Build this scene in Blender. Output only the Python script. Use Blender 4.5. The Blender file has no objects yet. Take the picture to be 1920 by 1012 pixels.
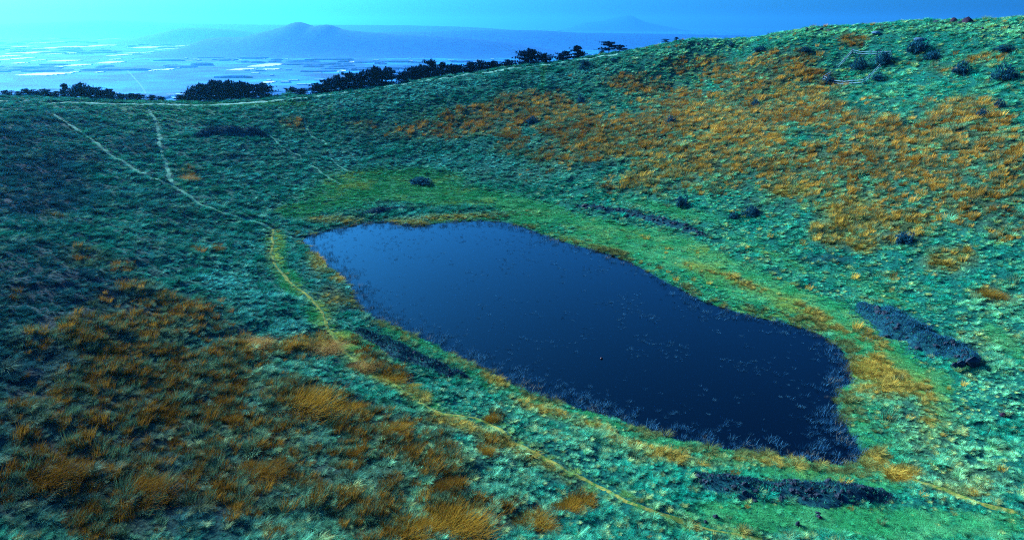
import bpy, bmesh, math, random
import numpy as np
from mathutils import Vector

R = math.radians
random.seed(7)
rng = np.random.default_rng(11)
scn = bpy.context.scene
col = scn.collection

# ------------------------------------------------------------------ camera
CAM_H = 45.0                 # metres above the pond
FPX = 1371.0                 # focal length in pixels of the 1920 wide photograph
HORIZON = 44.0               # image row of the true horizon
PITCH = math.atan((506.0 - HORIZON) / FPX)
cam_d = bpy.data.cameras.new('camera')
cam = bpy.data.objects.new('camera', cam_d)
col.objects.link(cam)
cam.location = (0, 0, CAM_H)
cam.rotation_euler = (R(90) - PITCH, 0, 0)
cam_d.sensor_width = 36.0
cam_d.lens = 36.0 * FPX / 1920.0
cam_d.clip_start = 0.5
cam_d.clip_end = 90000.0
scn.camera = cam

# ------------------------------------------------------------------ sky and sun
SUN_AZ = R(-55.0)            # from +Y (view direction), negative = to the left
SUN_EL = R(26.0)
world = bpy.data.worlds.new('World')
scn.world = world
world.use_nodes = True
wn = world.node_tree
wn.nodes.clear()
sky = wn.nodes.new('ShaderNodeTexSky')
sky.sky_type = 'NISHITA'
sky.sun_disc = False
sky.sun_elevation = SUN_EL
sky.sun_rotation = SUN_AZ
sky.altitude = 400
sky.air_density = 0.36
sky.dust_density = 5.0
sky.ozone_density = 3.0
tint = wn.nodes.new('ShaderNodeMix')
tint.data_type = 'RGBA'
tint.blend_type = 'MULTIPLY'
tint.inputs[0].default_value = 1.0
tint.inputs[7].default_value = (0.15, 1.36, 2.85, 1)   # the cold grade of the whole picture
bg = wn.nodes.new('ShaderNodeBackground')
bg.inputs[1].default_value = 0.068
wo = wn.nodes.new('ShaderNodeOutputWorld')
wn.links.new(sky.outputs[0], tint.inputs[6])
wn.links.new(tint.outputs[2], bg.inputs[0])
wn.links.new(bg.outputs[0], wo.inputs[0])

sun_d = bpy.data.lights.new('sun', 'SUN')
sun_d.energy = 5.0
sun_d.angle = R(0.6)
sun_d.color = (1.0, 0.95, 0.86)
sun = bpy.data.objects.new('sun', sun_d)
col.objects.link(sun)
sdir = Vector((math.sin(SUN_AZ) * math.cos(SUN_EL), math.cos(SUN_AZ) * math.cos(SUN_EL), math.sin(SUN_EL)))
sun.rotation_euler = sdir.to_track_quat('Z', 'Y').to_euler()
sun.location = sdir * 300

vs = scn.view_settings
vs.view_transform = 'Standard'
vs.look = 'None'
vs.gamma = 1.0
vs.exposure = 1.42
vs.use_curve_mapping = False
scn.render.engine = 'CYCLES'
cy = scn.cycles
cy.max_bounces = 5
cy.diffuse_bounces = 2
cy.glossy_bounces = 3
cy.transmission_bounces = 2
cy.transparent_max_bounces = 8
cy.volume_bounces = 0
cy.use_denoising = False
cy.pixel_filter_type = 'BLACKMAN_HARRIS'
cy.filter_width = 1.1
cy.use_adaptive_sampling = False
cy.sample_clamp_indirect = 4.0
cy.caustics_reflective = False
cy.caustics_refractive = False

# ------------------------------------------------------------------ helpers
cp, sp = math.cos(PITCH), math.sin(PITCH)


def ray(px, py):
    """direction with unit forward depth for a point of the 1920 x 1012 photograph"""
    a = (px - 960.0) / FPX
    b = (506.0 - py) / FPX
    return np.array([a, cp + b * sp, -sp + b * cp])


def on_level(px, py, z):
    d = ray(px, py)
    t = (z - CAM_H) / d[2]
    return np.array([d[0] * t, d[1] * t, z])


def on_depth(px, py, Y):
    d = ray(px, py)
    t = Y / d[1]
    return np.array([d[0] * t, Y, CAM_H + d[2] * t])


def to_pixel(P):
    P = np.atleast_2d(P)
    x, y, z = P[:, 0], P[:, 1], P[:, 2] - CAM_H
    f = y * cp - z * sp
    u = y * sp + z * cp
    return 960 + FPX * x / f, 506 - FPX * u / f, f


_perm = np.random.default_rng(3).random((256, 256)).astype(np.float32)


def vnoise(x, y):
    xi = np.floor(x).astype(int)
    yi = np.floor(y).astype(int)
    fx = x - xi
    fy = y - yi
    fx = fx * fx * fx * (fx * (fx * 6 - 15) + 10)
    fy = fy * fy * fy * (fy * (fy * 6 - 15) + 10)
    a = _perm[xi & 255, yi & 255]
    b = _perm[(xi + 1) & 255, yi & 255]
    c = _perm[xi & 255, (yi + 1) & 255]
    d = _perm[(xi + 1) & 255, (yi + 1) & 255]
    return (a * (1 - fx) + b * fx) * (1 - fy) + (c * (1 - fx) + d * fx) * fy


def fbm(x, y, scale, octv=4, seed=0.0):
    x = np.asarray(x, float) / scale + 17.3 + seed * 3.7
    y = np.asarray(y, float) / scale + 41.9 + seed * 5.1
    s, a, t = 0.0, 1.0, 0.0
    for i in range(octv):
        ca, sa = math.cos(0.7 * i + 0.3), math.sin(0.7 * i + 0.3)
        s = s + a * vnoise(x * ca - y * sa, x * sa + y * ca)
        t += a
        a *= 0.55
        x = x * 2.03 + 5.2
        y = y * 2.03 + 1.7
    return s / t          # 0..1, mean 0.5


def sstep(a, b, x):
    t = np.clip((x - a) / (b - a), 0, 1)
    return t * t * (3 - 2 * t)


def smooth_poly(pts, n=4, closed=True):
    pts = np.array(pts, float)
    N = len(pts)
    out = []
    for i in range(N if closed else N - 1):
        if closed:
            p0, p1, p2, p3 = pts[i - 1], pts[i], pts[(i + 1) % N], pts[(i + 2) % N]
        else:
            p0, p1, p2, p3 = pts[max(i - 1, 0)], pts[i], pts[i + 1], pts[min(i + 2, N - 1)]
        for k in range(n):
            t = k / n
            out.append(0.5 * ((2 * p1) + (-p0 + p2) * t + (2 * p0 - 5 * p1 + 4 * p2 - p3) * t * t + (-p0 + 3 * p1 - 3 * p2 + p3) * t ** 3))
    if not closed:
        out.append(pts[-1])
    return np.array(out)


def poly_sd(X, Y, poly):
    """signed distance, negative inside"""
    P = np.stack([np.ravel(X), np.ravel(Y)], 1)
    best = np.full(len(P), 1e18)
    inside = np.zeros(len(P), bool)
    n = len(poly)
    for i in range(n):
        a, b = poly[i], poly[(i + 1) % n]
        ab = b - a
        t = np.clip(((P - a) @ ab) / max(ab @ ab, 1e-9), 0, 1)
        q = P - (a + t[:, None] * ab)
        best = np.minimum(best, (q * q).sum(1))
        c = ((a[1] > P[:, 1]) != (b[1] > P[:, 1]))
        with np.errstate(divide='ignore', invalid='ignore'):
            xx = (b[0] - a[0]) * (P[:, 1] - a[1]) / (b[1] - a[1]) + a[0]
        inside ^= c & (P[:, 0] < xx)
    d = np.sqrt(best)
    return np.where(inside, -d, d).reshape(np.shape(X))


def line_dist(X, Y, line):
    P = np.stack([np.ravel(X), np.ravel(Y)], 1)
    best = np.full(len(P), 1e18)
    for a, b in zip(line[:-1], line[1:]):
        ab = b - a
        t = np.clip(((P - a) @ ab) / max(ab @ ab, 1e-9), 0, 1)
        q = P - (a + t[:, None] * ab)
        best = np.minimum(best, (q * q).sum(1))
    return np.sqrt(best).reshape(np.shape(X))


def new_obj(name, verts, faces, mat=None, parent=None, smooth=False, loc=None):
    me = bpy.data.meshes.new(name)
    me.from_pydata([tuple(map(float, v)) for v in verts], [], [tuple(map(int, f)) for f in faces])
    if mat:
        me.materials.append(mat)
    if smooth:
        me.polygons.foreach_set('use_smooth', np.ones(len(me.polygons), bool))
    me.update()
    o = bpy.data.objects.new(name, me)
    col.objects.link(o)
    if parent:
        o.parent = parent
    if loc is not None:
        o.location = loc
    return o


def fast_mesh(name, V, Q, mat=None, smooth=False):
    """V (n,3), Q (m,k) with one k for all faces"""
    me = bpy.data.meshes.new(name)
    V = np.asarray(V, np.float32)
    Q = np.asarray(Q, np.int32)
    k = Q.shape[1]
    me.vertices.add(len(V))
    me.vertices.foreach_set('co', V.ravel())
    me.loops.add(Q.size)
    me.loops.foreach_set('vertex_index', Q.ravel())
    me.polygons.add(len(Q))
    me.polygons.foreach_set('loop_start', np.arange(0, Q.size, k, dtype=np.int32))
    me.polygons.foreach_set('loop_total', np.full(len(Q), k, np.int32))
    if smooth:
        me.polygons.foreach_set('use_smooth', np.ones(len(Q), bool))
    me.update(calc_edges=True)
    if mat:
        me.materials.append(mat)
    return me


def link(name, me, parent=None, loc=None):
    o = bpy.data.objects.new(name, me)
    col.objects.link(o)
    if parent:
        o.parent = parent
    if loc is not None:
        o.location = [float(c) for c in loc]
    return o


def tag(o, label=None, cat=None, group=None, kind=None):
    if label:
        o['label'] = label
    if cat:
        o['category'] = cat
    if group:
        o['group'] = group
    if kind:
        o['kind'] = kind
    return o


def empty(name, loc, rz=0.0):
    o = bpy.data.objects.new(name, None)
    col.objects.link(o)
    o.location = [float(c) for c in loc]
    o.rotation_euler.z = rz
    o.empty_display_size = 0.5
    return o


def principled(name, color=(0.5, 0.5, 0.5), rough=0.8, spec=0.3):
    m = bpy.data.materials.new(name)
    m.use_nodes = True
    b = m.node_tree.nodes['Principled BSDF']
    b.inputs['Base Color'].default_value = (*color, 1)
    b.inputs['Roughness'].default_value = rough
    b.inputs['Specular IOR Level'].default_value = spec
    return m, m.node_tree, b


def noise_color(nt, b, c1, c2, scale, detail=4, lo=0.35, hi=0.65, coord='Object', stretch=(1, 1, 1)):
    tc = nt.nodes.new('ShaderNodeTexCoord')
    mp = nt.nodes.new('ShaderNodeMapping')
    mp.inputs['Scale'].default_value = stretch
    n = nt.nodes.new('ShaderNodeTexNoise')
    n.inputs['Scale'].default_value = scale
    n.inputs['Detail'].default_value = detail
    r = nt.nodes.new('ShaderNodeValToRGB')
    r.color_ramp.elements[0].position = lo
    r.color_ramp.elements[0].color = (*c1, 1)
    r.color_ramp.elements[1].position = hi
    r.color_ramp.elements[1].color = (*c2, 1)
    nt.links.new(tc.outputs[coord], mp.inputs[0])
    nt.links.new(mp.outputs[0], n.inputs['Vector'])
    nt.links.new(n.outputs[0], r.inputs[0])
    if b is not None:
        nt.links.new(r.outputs[0], b.inputs['Base Color'])
    return r, n


# ------------------------------------------------------------------ the bowl: heights
SHORE_PX = [(568, 448), (600, 437), (650, 425), (715, 416), (780, 424), (830, 418), (900, 414), (960, 420), (1010, 437), (1060, 455),
            (1110, 468), (1165, 485), (1215, 510), (1260, 535), (1310, 560), (1365, 580), (1420, 595), (1480, 608), (1530, 625),
            (1572, 652), (1590, 680), (1596, 710), (1572, 738), (1572, 768), (1592, 805), (1616, 848), (1600, 868), (1540, 868),
            (1450, 852), (1350, 840), (1270, 826), (1200, 802), (1120, 777), (1060, 757), (1000, 741), (940, 711), (890, 686),
            (830, 656), (770, 626), (700, 596), (665, 570), (655, 536), (640, 520), (610, 495), (585, 470)]
shore = smooth_poly([on_level(x, y, 0)[:2] for x, y in SHORE_PX], 4)
PC = shore.mean(0)

ctrl = []
for x, y, z in [
    # foot of the right hand slope
    (640, 345, 2.4), (800, 335, 2.4), (950, 345, 2.4), (1100, 375, 2.4), (1230, 410, 2.2), (1350, 450, 2.1), (1500, 505, 2.0),
    (1620, 560, 2.0), (1720, 620, 2.0), (1830, 690, 2.0), (1920, 770, 2.2),
    # flat ground around the pond
    (1480, 560, 0.9), (1300, 500, 0.9), (1120, 430, 1.0), (900, 385, 1.1), (720, 390, 1.0), (600, 410, 0.9), (1690, 700, 0.8),
    (1700, 800, 0.8), (1800, 850, 1.0), (1700, 960, 1.0), (1920, 960, 1.4), (1500, 930, 0.9), (1300, 900, 0.9),
    # path on the near side and the slope left of it
    (510, 430, 1.0), (430, 405, 3.2), (515, 500, 1.3), (560, 600, 2.2), (640, 660, 1.4), (750, 730, 1.4), (830, 780, 1.5),
    (950, 830, 1.5), (1100, 900, 1.5), (1250, 960, 1.3), (1420, 1010, 1.2), (1000, 780, 0.6), (850, 700, 0.6),
    (300, 345, 7.5), (150, 345, 11.0), (0, 300, 16.0), (0, 450, 14.0), (0, 600, 12.5), (0, 800, 11.5), (0, 1012, 10.5),
    (300, 450, 6.6), (300, 600, 7.0), (300, 800, 6.5), (480, 1012, 6.2), (600, 850, 3.8), (960, 1012, 3.2), (450, 550, 4.0),
    # slopes half way up
    (120, 240, 16.5), (300, 245, 12.4), (430, 250, 11.0), (560, 245, 10.4), (700, 240, 11.0), (850, 230, 12.2), (1000, 240, 12.5),
    (1150, 240, 14.5), (1300, 250, 15.6), (1500, 270, 17.0), (1700, 300, 17.6), (1900, 330, 18.2), (1600, 140, 30.0),
    (1300, 140, 27.2), (1050, 175, 20.5), (1850, 160, 30.3),
]:
    ctrl.append(tuple(on_level(x, y, z)))
rim = [(0, 191, 235), (100, 193, 248), (200, 195, 260), (300, 197, 270), (400, 197, 278), (480, 193, 282), (560, 186, 285),
       (650, 174, 290), (800, 152, 300), (980, 126, 308), (1150, 103, 303), (1300, 80, 292), (1500, 60, 268), (1700, 47, 245),
       (1920, 40, 222)]
crest = {0: 182, 100: 184, 200: 189, 300: 191, 400: 191, 480: 186, 560: 180}
for x, y, Y in rim:
    p = on_depth(x, y, Y)
    ctrl.append(tuple(p))
    dv = p[:2] - PC
    dv /= np.linalg.norm(dv)
    if x in crest:
        q = on_depth(x, crest[x], Y + 26)
        ctrl.append(tuple(q))
        out = 26
        p = q
    else:
        s = (CAM_H - p[2]) / np.linalg.norm(p[:2])
        q = p[:2] + dv * 18
        ctrl.append((q[0], q[1], p[2] - s * 18 - 0.9))
        out = 18
    for dd, drop in ((24, 4.5), (60, 17), (140, 48)):
        q = p[:2] + dv * dd
        ctrl.append((q[0], q[1], p[2] - drop))
# the ring of the crater outside the picture
ctrl += [(190, 150, 42), (215, 90, 40), (225, 20, 38), (190, -60, 36), (120, -110, 34), (20, -110, 33), (-80, -90, 32), (-140, -20, 30),
         (-165, 60, 27), (-178, 140, 25), (255, 90, 40), (270, 0, 34), (-215, 60, 19), (-225, 150, 17), (120, 100, 15.0), (118, 60, 12.0),
         (90, 30, 8), (0, 0, 11), (-50, 10, 16), (60, -10, 9), (-100, 70, 21), (150, 130, 27)]
ctrl = np.array(ctrl)
sh_c = shore[::4]
ctrl = np.vstack([ctrl, np.c_[sh_c, np.full(len(sh_c), 0.15)], [[PC[0], PC[1], -0.5]]])


def tps_fit(P, z, lam=0.02):
    P = P / 100.0
    n = len(P)
    d2 = ((P[:, None] - P[None]) ** 2).sum(2)
    K = 0.5 * d2 * np.log(d2 + 1e-12) + lam * 0.01 * np.eye(n)
    A = np.zeros((n + 3, n + 3))
    A[:n, :n] = K
    A[:n, n] = 1
    A[:n, n + 1:] = P
    A[n:, :n] = A[:n, n:].T
    return np.linalg.solve(A, np.r_[z, 0, 0, 0])


_w = tps_fit(ctrl[:, :2], ctrl[:, 2])


def tps(X, Y):
    P = np.stack([np.ravel(X), np.ravel(Y)], 1) / 100.0
    C = ctrl[:, :2] / 100.0
    out = np.empty(len(P))
    for i in range(0, len(P), 20000):
        Q = P[i:i + 20000]
        d2 = ((Q[:, None] - C[None]) ** 2).sum(2)
        out[i:i + 20000] = (0.5 * d2 * np.log(d2 + 1e-12)) @ _w[:-3] + _w[-3] + Q @ _w[-2:]
    return out.reshape(np.shape(X))


GX = np.r_[np.arange(-270, -170, 3.0), np.arange(-170, 200, 0.8), np.arange(200, 301, 3.0)]
GY = np.r_[np.arange(-130, 28, 3.5), np.arange(28, 130, 0.55), np.arange(130, 330, 0.9), np.arange(330, 451, 3.0)]
# heights are solved on a coarse lattice and interpolated, then refined
cx = np.arange(-270, 304, 3.0)
cy_ = np.arange(-130, 454, 3.0)
CXX, CYY = np.meshgrid(cx, cy_)
CZ = tps(CXX, CYY)


def bil(xs, ys, Z, x, y):
    x = np.asarray(x, float)
    y = np.asarray(y, float)
    i = np.clip(np.searchsorted(xs, x) - 1, 0, len(xs) - 2)
    j = np.clip(np.searchsorted(ys, y) - 1, 0, len(ys) - 2)
    fx = np.clip((x - xs[i]) / (xs[i + 1] - xs[i]), 0, 1)
    fy = np.clip((y - ys[j]) / (ys[j + 1] - ys[j]), 0, 1)
    return (Z[j, i] * (1 - fx) + Z[j, i + 1] * fx) * (1 - fy) + (Z[j + 1, i] * (1 - fx) + Z[j + 1, i + 1] * fx) * fy


XX, YY = np.meshgrid(GX, GY)
Z0 = bil(cx, cy_, CZ, XX, YY)
near_pond = (np.abs(XX - PC[0]) < 110) & (np.abs(YY - PC[1]) < 110)
SD = np.full(XX.shape, 60.0)
SD[near_pond] = poly_sd(XX[near_pond], YY[near_pond], shore)
SDn = SD + (fbm(XX, YY, 3.0, 3, 5) - 0.5) * 1.1
shore_z = np.where(SDn < 0, -0.05 + 0.16 * np.maximum(SDn, -7), 0.02 + 0.14 * SDn)
k = sstep(0, 7, SD)
Z0 = np.where(SD < 0, shore_z, shore_z * (1 - k) + np.maximum(Z0, 0.25) * k)


def height(x, y):
    return bil(GX, GY, Z0, x, y)


def at(px, py):
    """the point of the ground seen at a point of the photograph"""
    d = ray(px, py)
    t = np.arange(30, 600, 0.5)
    P = d[None] * t[:, None]
    P[:, 2] += CAM_H
    below = P[:, 2] < height(P[:, 0], P[:, 1])
    i = int(np.argmax(below)) if below.any() else len(t) - 1
    lo, hi = t[max(i - 1, 0)], t[i]
    for _ in range(14):
        m = 0.5 * (lo + hi)
        p = d * m
        if p[2] + CAM_H < float(height(p[0], p[1])):
            hi = m
        else:
            lo = m
    p = d * hi
    return np.array([p[0], p[1], float(height(p[0], p[1]))])

# ------------------------------------------------------------------ what grows where, plus painted left slope shade (fields over the ground)
def field(blobs):
    F = np.ones(XX.shape)
    for b in blobs:
        px, py, rx, ry = b[:4]
        w = b[4] if len(b) > 4 else 1.0
        ang = R(b[5]) if len(b) > 5 else 0.0
        c = at(px, py)[:2]
        ca, sa = math.cos(ang), math.sin(ang)
        # a pixel offset on the ground, from a small local difference so that it stays on this slope
        e = 4.0
        ux = (at(px + e, py)[:2] - at(px - e, py)[:2]) / (2 * e)
        uy = (at(px, py + e)[:2] - at(px, py - e)[:2]) / (2 * e)
        U = (ux * ca + uy * sa) * rx
        V = (-ux * sa + uy * ca) * ry
        for W in (U, V):
            L = np.linalg.norm(W)
            if L > 34:
                W *= 34 / L
        M = np.linalg.inv(np.stack([U, V], 1) + 1e-9 * np.eye(2))
        rad = 2.6 * max(np.linalg.norm(U), np.linalg.norm(V))
        i0, i1 = np.searchsorted(GX, [c[0] - rad, c[0] + rad])
        j0, j1 = np.searchsorted(GY, [c[1] - rad, c[1] + rad])
        if i1 <= i0 or j1 <= j0:
            continue
        dx = XX[j0:j1, i0:i1] - c[0]
        dy = YY[j0:j1, i0:i1] - c[1]
        q = (M[0, 0] * dx + M[0, 1] * dy) ** 2 + (M[1, 0] * dx + M[1, 1] * dy) ** 2
        F[j0:j1, i0:i1] *= 1 - min(w, 0.97) * np.exp(-q * q * 0.7)
    return 1 - F


ORANGE = [(970, 205, 55, 24, .8), (955, 250, 22, 12, 1), (1085, 240, 80, 30, .7), (1180, 155, 50, 16, .8), (1300, 130, 60, 20, .6),
          (1150, 262, 80, 36, .9), (1250, 240, 90, 40, .9), (1340, 230, 80, 40, .95), (1400, 255, 70, 40, .95), (1290, 300, 90, 28, .9),
          (1480, 105, 60, 14, .55), (1600, 76, 28, 10, .9), (1420, 140, 90, 28, .8), (1510, 165, 70, 30, .85), (1430, 205, 90, 34, .9),
          (1550, 215, 50, 26, .6), (1640, 235, 50, 24, .7), (1700, 262, 80, 26, .9), (1800, 215, 80, 32, .8), (1860, 265, 70, 36, .9),
          (1600, 295, 110, 34, .9), (1500, 305, 90, 26, .85), (1750, 315, 90, 34, .9), (1650, 285, 80, 26, .9), (1890, 330, 50, 36, .8),
          (1810, 370, 60, 20, .6), (1850, 110, 50, 10, .4), (1760, 130, 30, 12, .5),
          (1480, 356, 42, 10, .95), (1600, 395, 60, 26, .8), (1560, 440, 40, 22, .7), (1620, 465, 22, 10, .9), (1890, 442, 34, 14, .8),
          (1860, 545, 20, 11, 1), (1780, 490, 46, 22, .5), (1450, 380, 50, 16, .4), (1690, 430, 70, 30, .35), (1660, 190, 40, 12, .3),
          (870, 236, 80, 26, .6), (770, 250, 60, 20, .35), (930, 220, 60, 20, .5), (1060, 205, 70, 24, .5), (1000, 280, 80, 16, .35), (680, 240, 40, 14, .25), (1400, 330, 110, 24, .5), (1550, 350, 90, 24, .5), (1700, 380, 110, 34, .5), (1850, 400, 70, 30, .5), (1600, 440, 90, 24, .45), (1260, 190, 90, 24, .5), (550, 236, 22, 14, .5), (352, 326, 15, 12, .9), (1050, 300, 60, 20, .45),
          (1000, 185, 40, 12, .4), (980, 330, 100, 14, .15), (1200, 345, 70, 20, .5), (1330, 350, 60, 16, .4),
          # lower left
          (350, 700, 230, 110, .4), (600, 900, 240, 110, .4), (180, 880, 200, 130, .4), (760, 860, 120, 70, .35), (300, 590, 140, 40, .35),
          (260, 600, 70, 16, .8), (330, 572, 60, 14, .8), (170, 625, 60, 30, .5), (465, 640, 40, 12, .9), (600, 642, 60, 20, .85),
          (690, 678, 40, 18, .8), (735, 706, 26, 12, .9), (560, 745, 58, 30, 1), (420, 700, 70, 40, .7), (250, 690, 90, 50, .6), (130, 780, 110, 60, .5),
          (500, 800, 70, 34, .75), (640, 775, 50, 26, .75), (260, 915, 60, 46, .95), (70, 880, 60, 56, .8), (440, 870, 90, 50, .8),
          (700, 800, 60, 40, .7), (370, 800, 70, 40, .65), (840, 895, 28, 46, .95), (830, 970, 110, 40, 1), (730, 985, 60, 34, .9),
          (1000, 968, 34, 24, .95), (930, 965, 50, 24, .7), (1085, 940, 30, 15, 1), (640, 960, 60, 40, .45), (910, 830, 24, 20, .8), (820, 800, 46, 20, .7),
          (930, 778, 14, 14, .9), (500, 660, 50, 14, .5), (560, 1000, 70, 24, .3), (740, 850, 50, 30, .5), (180, 980, 60, 30, .7),
          (100, 410, 30, 14, .35), (160, 480, 40, 16, .5), (230, 500, 30, 14, .5), (250, 540, 30, 12, .5), (405, 463, 10, 6, .9), (370, 472, 14, 6, .5),
          (60, 640, 60, 30, .5), (180, 720, 60, 40, .5), (30, 560, 30, 20, .3)]
YELLOW = [(600, 642, 60, 14, .75), (690, 690, 46, 14, .7, 35), (760, 735, 50, 12, .65, 30), (850, 795, 60, 12, .6, 20), (950, 838, 60, 14, .5, 28), (1040, 880, 60, 12, .4, 28), (500, 650, 60, 14, .5), (830, 860, 60, 18, .35), (1480, 356, 42, 10, .9), (1600, 395, 60, 26, .6), (1560, 440, 40, 22, .55), (1620, 465, 22, 10, .8), (1780, 490, 46, 22, .5), (1700, 420, 50, 20, .35), (1880, 560, 40, 14, .35), (1850, 640, 60, 20, .25), (1635, 690, 36, 22, 1), (1650, 725, 50, 26, .6), (1690, 890, 34, 14, 1), (1640, 865, 18, 18, .9), (1740, 800, 60, 50, .3),
          (1780, 922, 70, 8, .8, 12), (1010, 765, 50, 12, .7, 18), (1200, 838, 70, 9, .8, 14), (1270, 862, 70, 8, .7, 6), (1110, 800, 40, 10, .6, 15),
          (930, 716, 24, 9, .8, 25), (600, 488, 20, 20, .7), (640, 522, 16, 9, .7), (830, 408, 60, 5, .55), (765, 415, 40, 5, .5),
          (625, 412, 50, 7, .5), (900, 404, 40, 5, .35), (590, 455, 14, 14, .6), (620, 560, 26, 22, .4), (1500, 870, 60, 8, .4), (1420, 862, 70, 7, .5),
          (1640, 640, 60, 14, .5, 40), (1560, 610, 60, 14, .42, 30), (1450, 555, 90, 14, .36, 22), (1330, 510, 80, 12, .4, 20), (1700, 720, 50, 30, .45), (1820, 900, 70, 30, .35), (1740, 760, 14, 60, .4), (1000, 400, 50, 8, .3)]
LAWN = [(740, 342, 130, 26, .95), (640, 370, 80, 20, .7), (560, 395, 50, 14, .7), (850, 370, 120, 16, .8), (1000, 395, 80, 20, .85, 12), (1150, 440, 90, 26, .95, 18),
        (1270, 470, 90, 30, .95, 20), (1380, 520, 90, 30, .95, 22), (1490, 560, 90, 26, .95, 22), (1600, 610, 70, 26, .95, 35), (1680, 670, 50, 26, .95, 40),
        (1740, 720, 50, 30, .8), (1760, 780, 36, 40, .5), (1880, 640, 60, 20, .7, 40), (1640, 545, 90, 16, .5, 25), (520, 470, 16, 40, .9), (545, 530, 20, 30, .9, -30),
        (595, 590, 22, 30, .85, -30), (650, 640, 30, 20, .9, 30), (710, 650, 30, 14, .7, 30), (1250, 395, 110, 12, .7, 12), (1450, 480, 120, 14, .5, 25), (1500, 968, 150, 26, .95),
        (1700, 985, 140, 30, .9), (1860, 990, 70, 26, .7), (1350, 960, 80, 20, .8), (1300, 990, 80, 20, .6), (1520, 890, 90, 9, .7), (1650, 915, 40, 12, .6),
        (500, 195, 90, 3, .9), (620, 178, 60, 3, .6, -13), (1020, 121, 60, 3, .8, -8), (300, 193, 200, 2, .4), (1390, 590, 60, 10, .6, 15), (780, 735, 60, 10, .5, 28)]
DARK = [(100, 560, 200, 90, .8), (130, 800, 260, 150, .85), (60, 350, 130, 80, .75), (400, 900, 240, 100, .7), (420, 760, 170, 70, .5), (60, 250, 150, 36, .6), (250, 420, 200, 70, .4), (250, 640, 200, 80, .45), (60, 470, 90, 26, .8), (60, 385, 60, 20, .7), (260, 272, 46, 20, .7), (150, 300, 60, 26, .5), (30, 260, 40, 20, .6), (420, 300, 60, 12, .6),  # dark heather and scrub, plus left slope shade painted into the colour
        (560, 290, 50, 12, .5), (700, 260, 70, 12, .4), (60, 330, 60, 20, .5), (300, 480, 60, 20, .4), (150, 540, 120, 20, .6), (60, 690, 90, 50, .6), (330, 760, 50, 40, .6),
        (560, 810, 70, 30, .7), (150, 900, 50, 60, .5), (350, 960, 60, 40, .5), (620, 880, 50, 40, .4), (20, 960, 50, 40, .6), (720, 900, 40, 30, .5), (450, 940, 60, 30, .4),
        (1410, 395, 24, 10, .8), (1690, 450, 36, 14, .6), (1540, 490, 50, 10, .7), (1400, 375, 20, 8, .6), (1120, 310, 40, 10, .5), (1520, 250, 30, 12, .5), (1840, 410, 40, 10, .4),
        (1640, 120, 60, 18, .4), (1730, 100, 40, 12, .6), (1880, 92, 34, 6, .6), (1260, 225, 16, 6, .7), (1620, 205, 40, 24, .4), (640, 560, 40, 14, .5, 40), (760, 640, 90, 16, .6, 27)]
PALE = [(800, 165, 120, 14, .7, -9), (650, 195, 60, 10, .7), (1100, 140, 120, 14, .6, -8), (1300, 95, 120, 10, .7, -6), (1600, 62, 200, 8, .8), (1850, 55, 90, 12, .9),
        (1850, 600, 80, 40, .5), (1870, 480, 60, 40, .4), (470, 560, 60, 26, .6), (420, 520, 60, 20, .5), (560, 620, 50, 18, .5), (1850, 740, 70, 60, .5), (1850, 860, 70, 50, .6),
        (950, 860, 60, 20, .5), (1100, 850, 80, 20, .4), (1320, 905, 24, 16, .9), (820, 310, 120, 14, .4), (1000, 320, 90, 14, .4), (640, 300, 70, 20, .4), (720, 385, 50, 8, .6),
        (1420, 530, 50, 20, .4), (1500, 575, 60, 14, .5, 25), (1200, 830, 60, 20, .3), (460, 330, 60, 20, .3)]
nz1 = fbm(XX, YY, 14.0, 4, 1)
nz2 = fbm(XX, YY, 5.0, 4, 2)
fO = np.clip(field(ORANGE) * 1.15 + (nz2 - 0.5) * 0.9 * (field(ORANGE) > 0.06), 0, 1)
fY = field(YELLOW)
fL = field(LAWN)
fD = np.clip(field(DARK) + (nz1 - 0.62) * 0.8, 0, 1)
fP = np.clip(field(PALE) + (nz1 - 0.5) * 0.6, 0, 1)
fL = np.clip(fL + 0.55 * (1 - sstep(1, 9, SD)) * (SD > 0) * (XX > -20), 0, 1)
hum = (fbm(XX, YY, 2.4, 3, 8) - 0.5) * 1.15 + (fbm(XX, YY, 9.0, 3, 9) - 0.5) * 1.1
hum *= (1 - 0.85 * fL) * sstep(2, 9, SD) * (0.35 + 0.65 * sstep(30, 60, YY))
Z0 = Z0 + hum

# ------------------------------------------------------------------ materials of the ground
m_ground, nt, b = principled('meadow_soil', rough=0.95, spec=0.05)
va = nt.nodes.new('ShaderNodeAttribute')
va.attribute_name = 'ground_tint'
mx = nt.nodes.new('ShaderNodeMix')
mx.data_type = 'RGBA'
mx.blend_type = 'MULTIPLY'
mx.inputs[0].default_value = 1.0
rr, n1 = noise_color(nt, None, (0.35, 0.42, 0.46), (1.5, 1.45, 1.35), 2.6, 6, 0.3, 0.72, 'Object')
nt.links.new(va.outputs['Color'], mx.inputs[6])
nt.links.new(rr.outputs[0], mx.inputs[7])
nt.links.new(mx.outputs[2], b.inputs['Base Color'])
bp = nt.nodes.new('ShaderNodeBump')
bp.inputs['Distance'].default_value = 0.25
bp.inputs['Strength'].default_value = 0.9
nt.links.new(n1.outputs[0], bp.inputs['Height'])
nt.links.new(bp.outputs[0], b.inputs['Normal'])

# ------------------------------------------------------------------ terrain sheet
C_SOIL = np.array([0.003, 0.078, 0.058])
C_LAWN = np.array([0.008, 0.130, 0.052])
C_ORNG = np.array([0.045, 0.040, 0.010])
C_DARK = np.array([0.0015, 0.020, 0.034])  # dark growth, with the left slope's shade put into it
C_YELL = np.array([0.110, 0.130, 0.020])
gt = np.ones(XX.shape + (3,)) * C_SOIL


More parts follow.
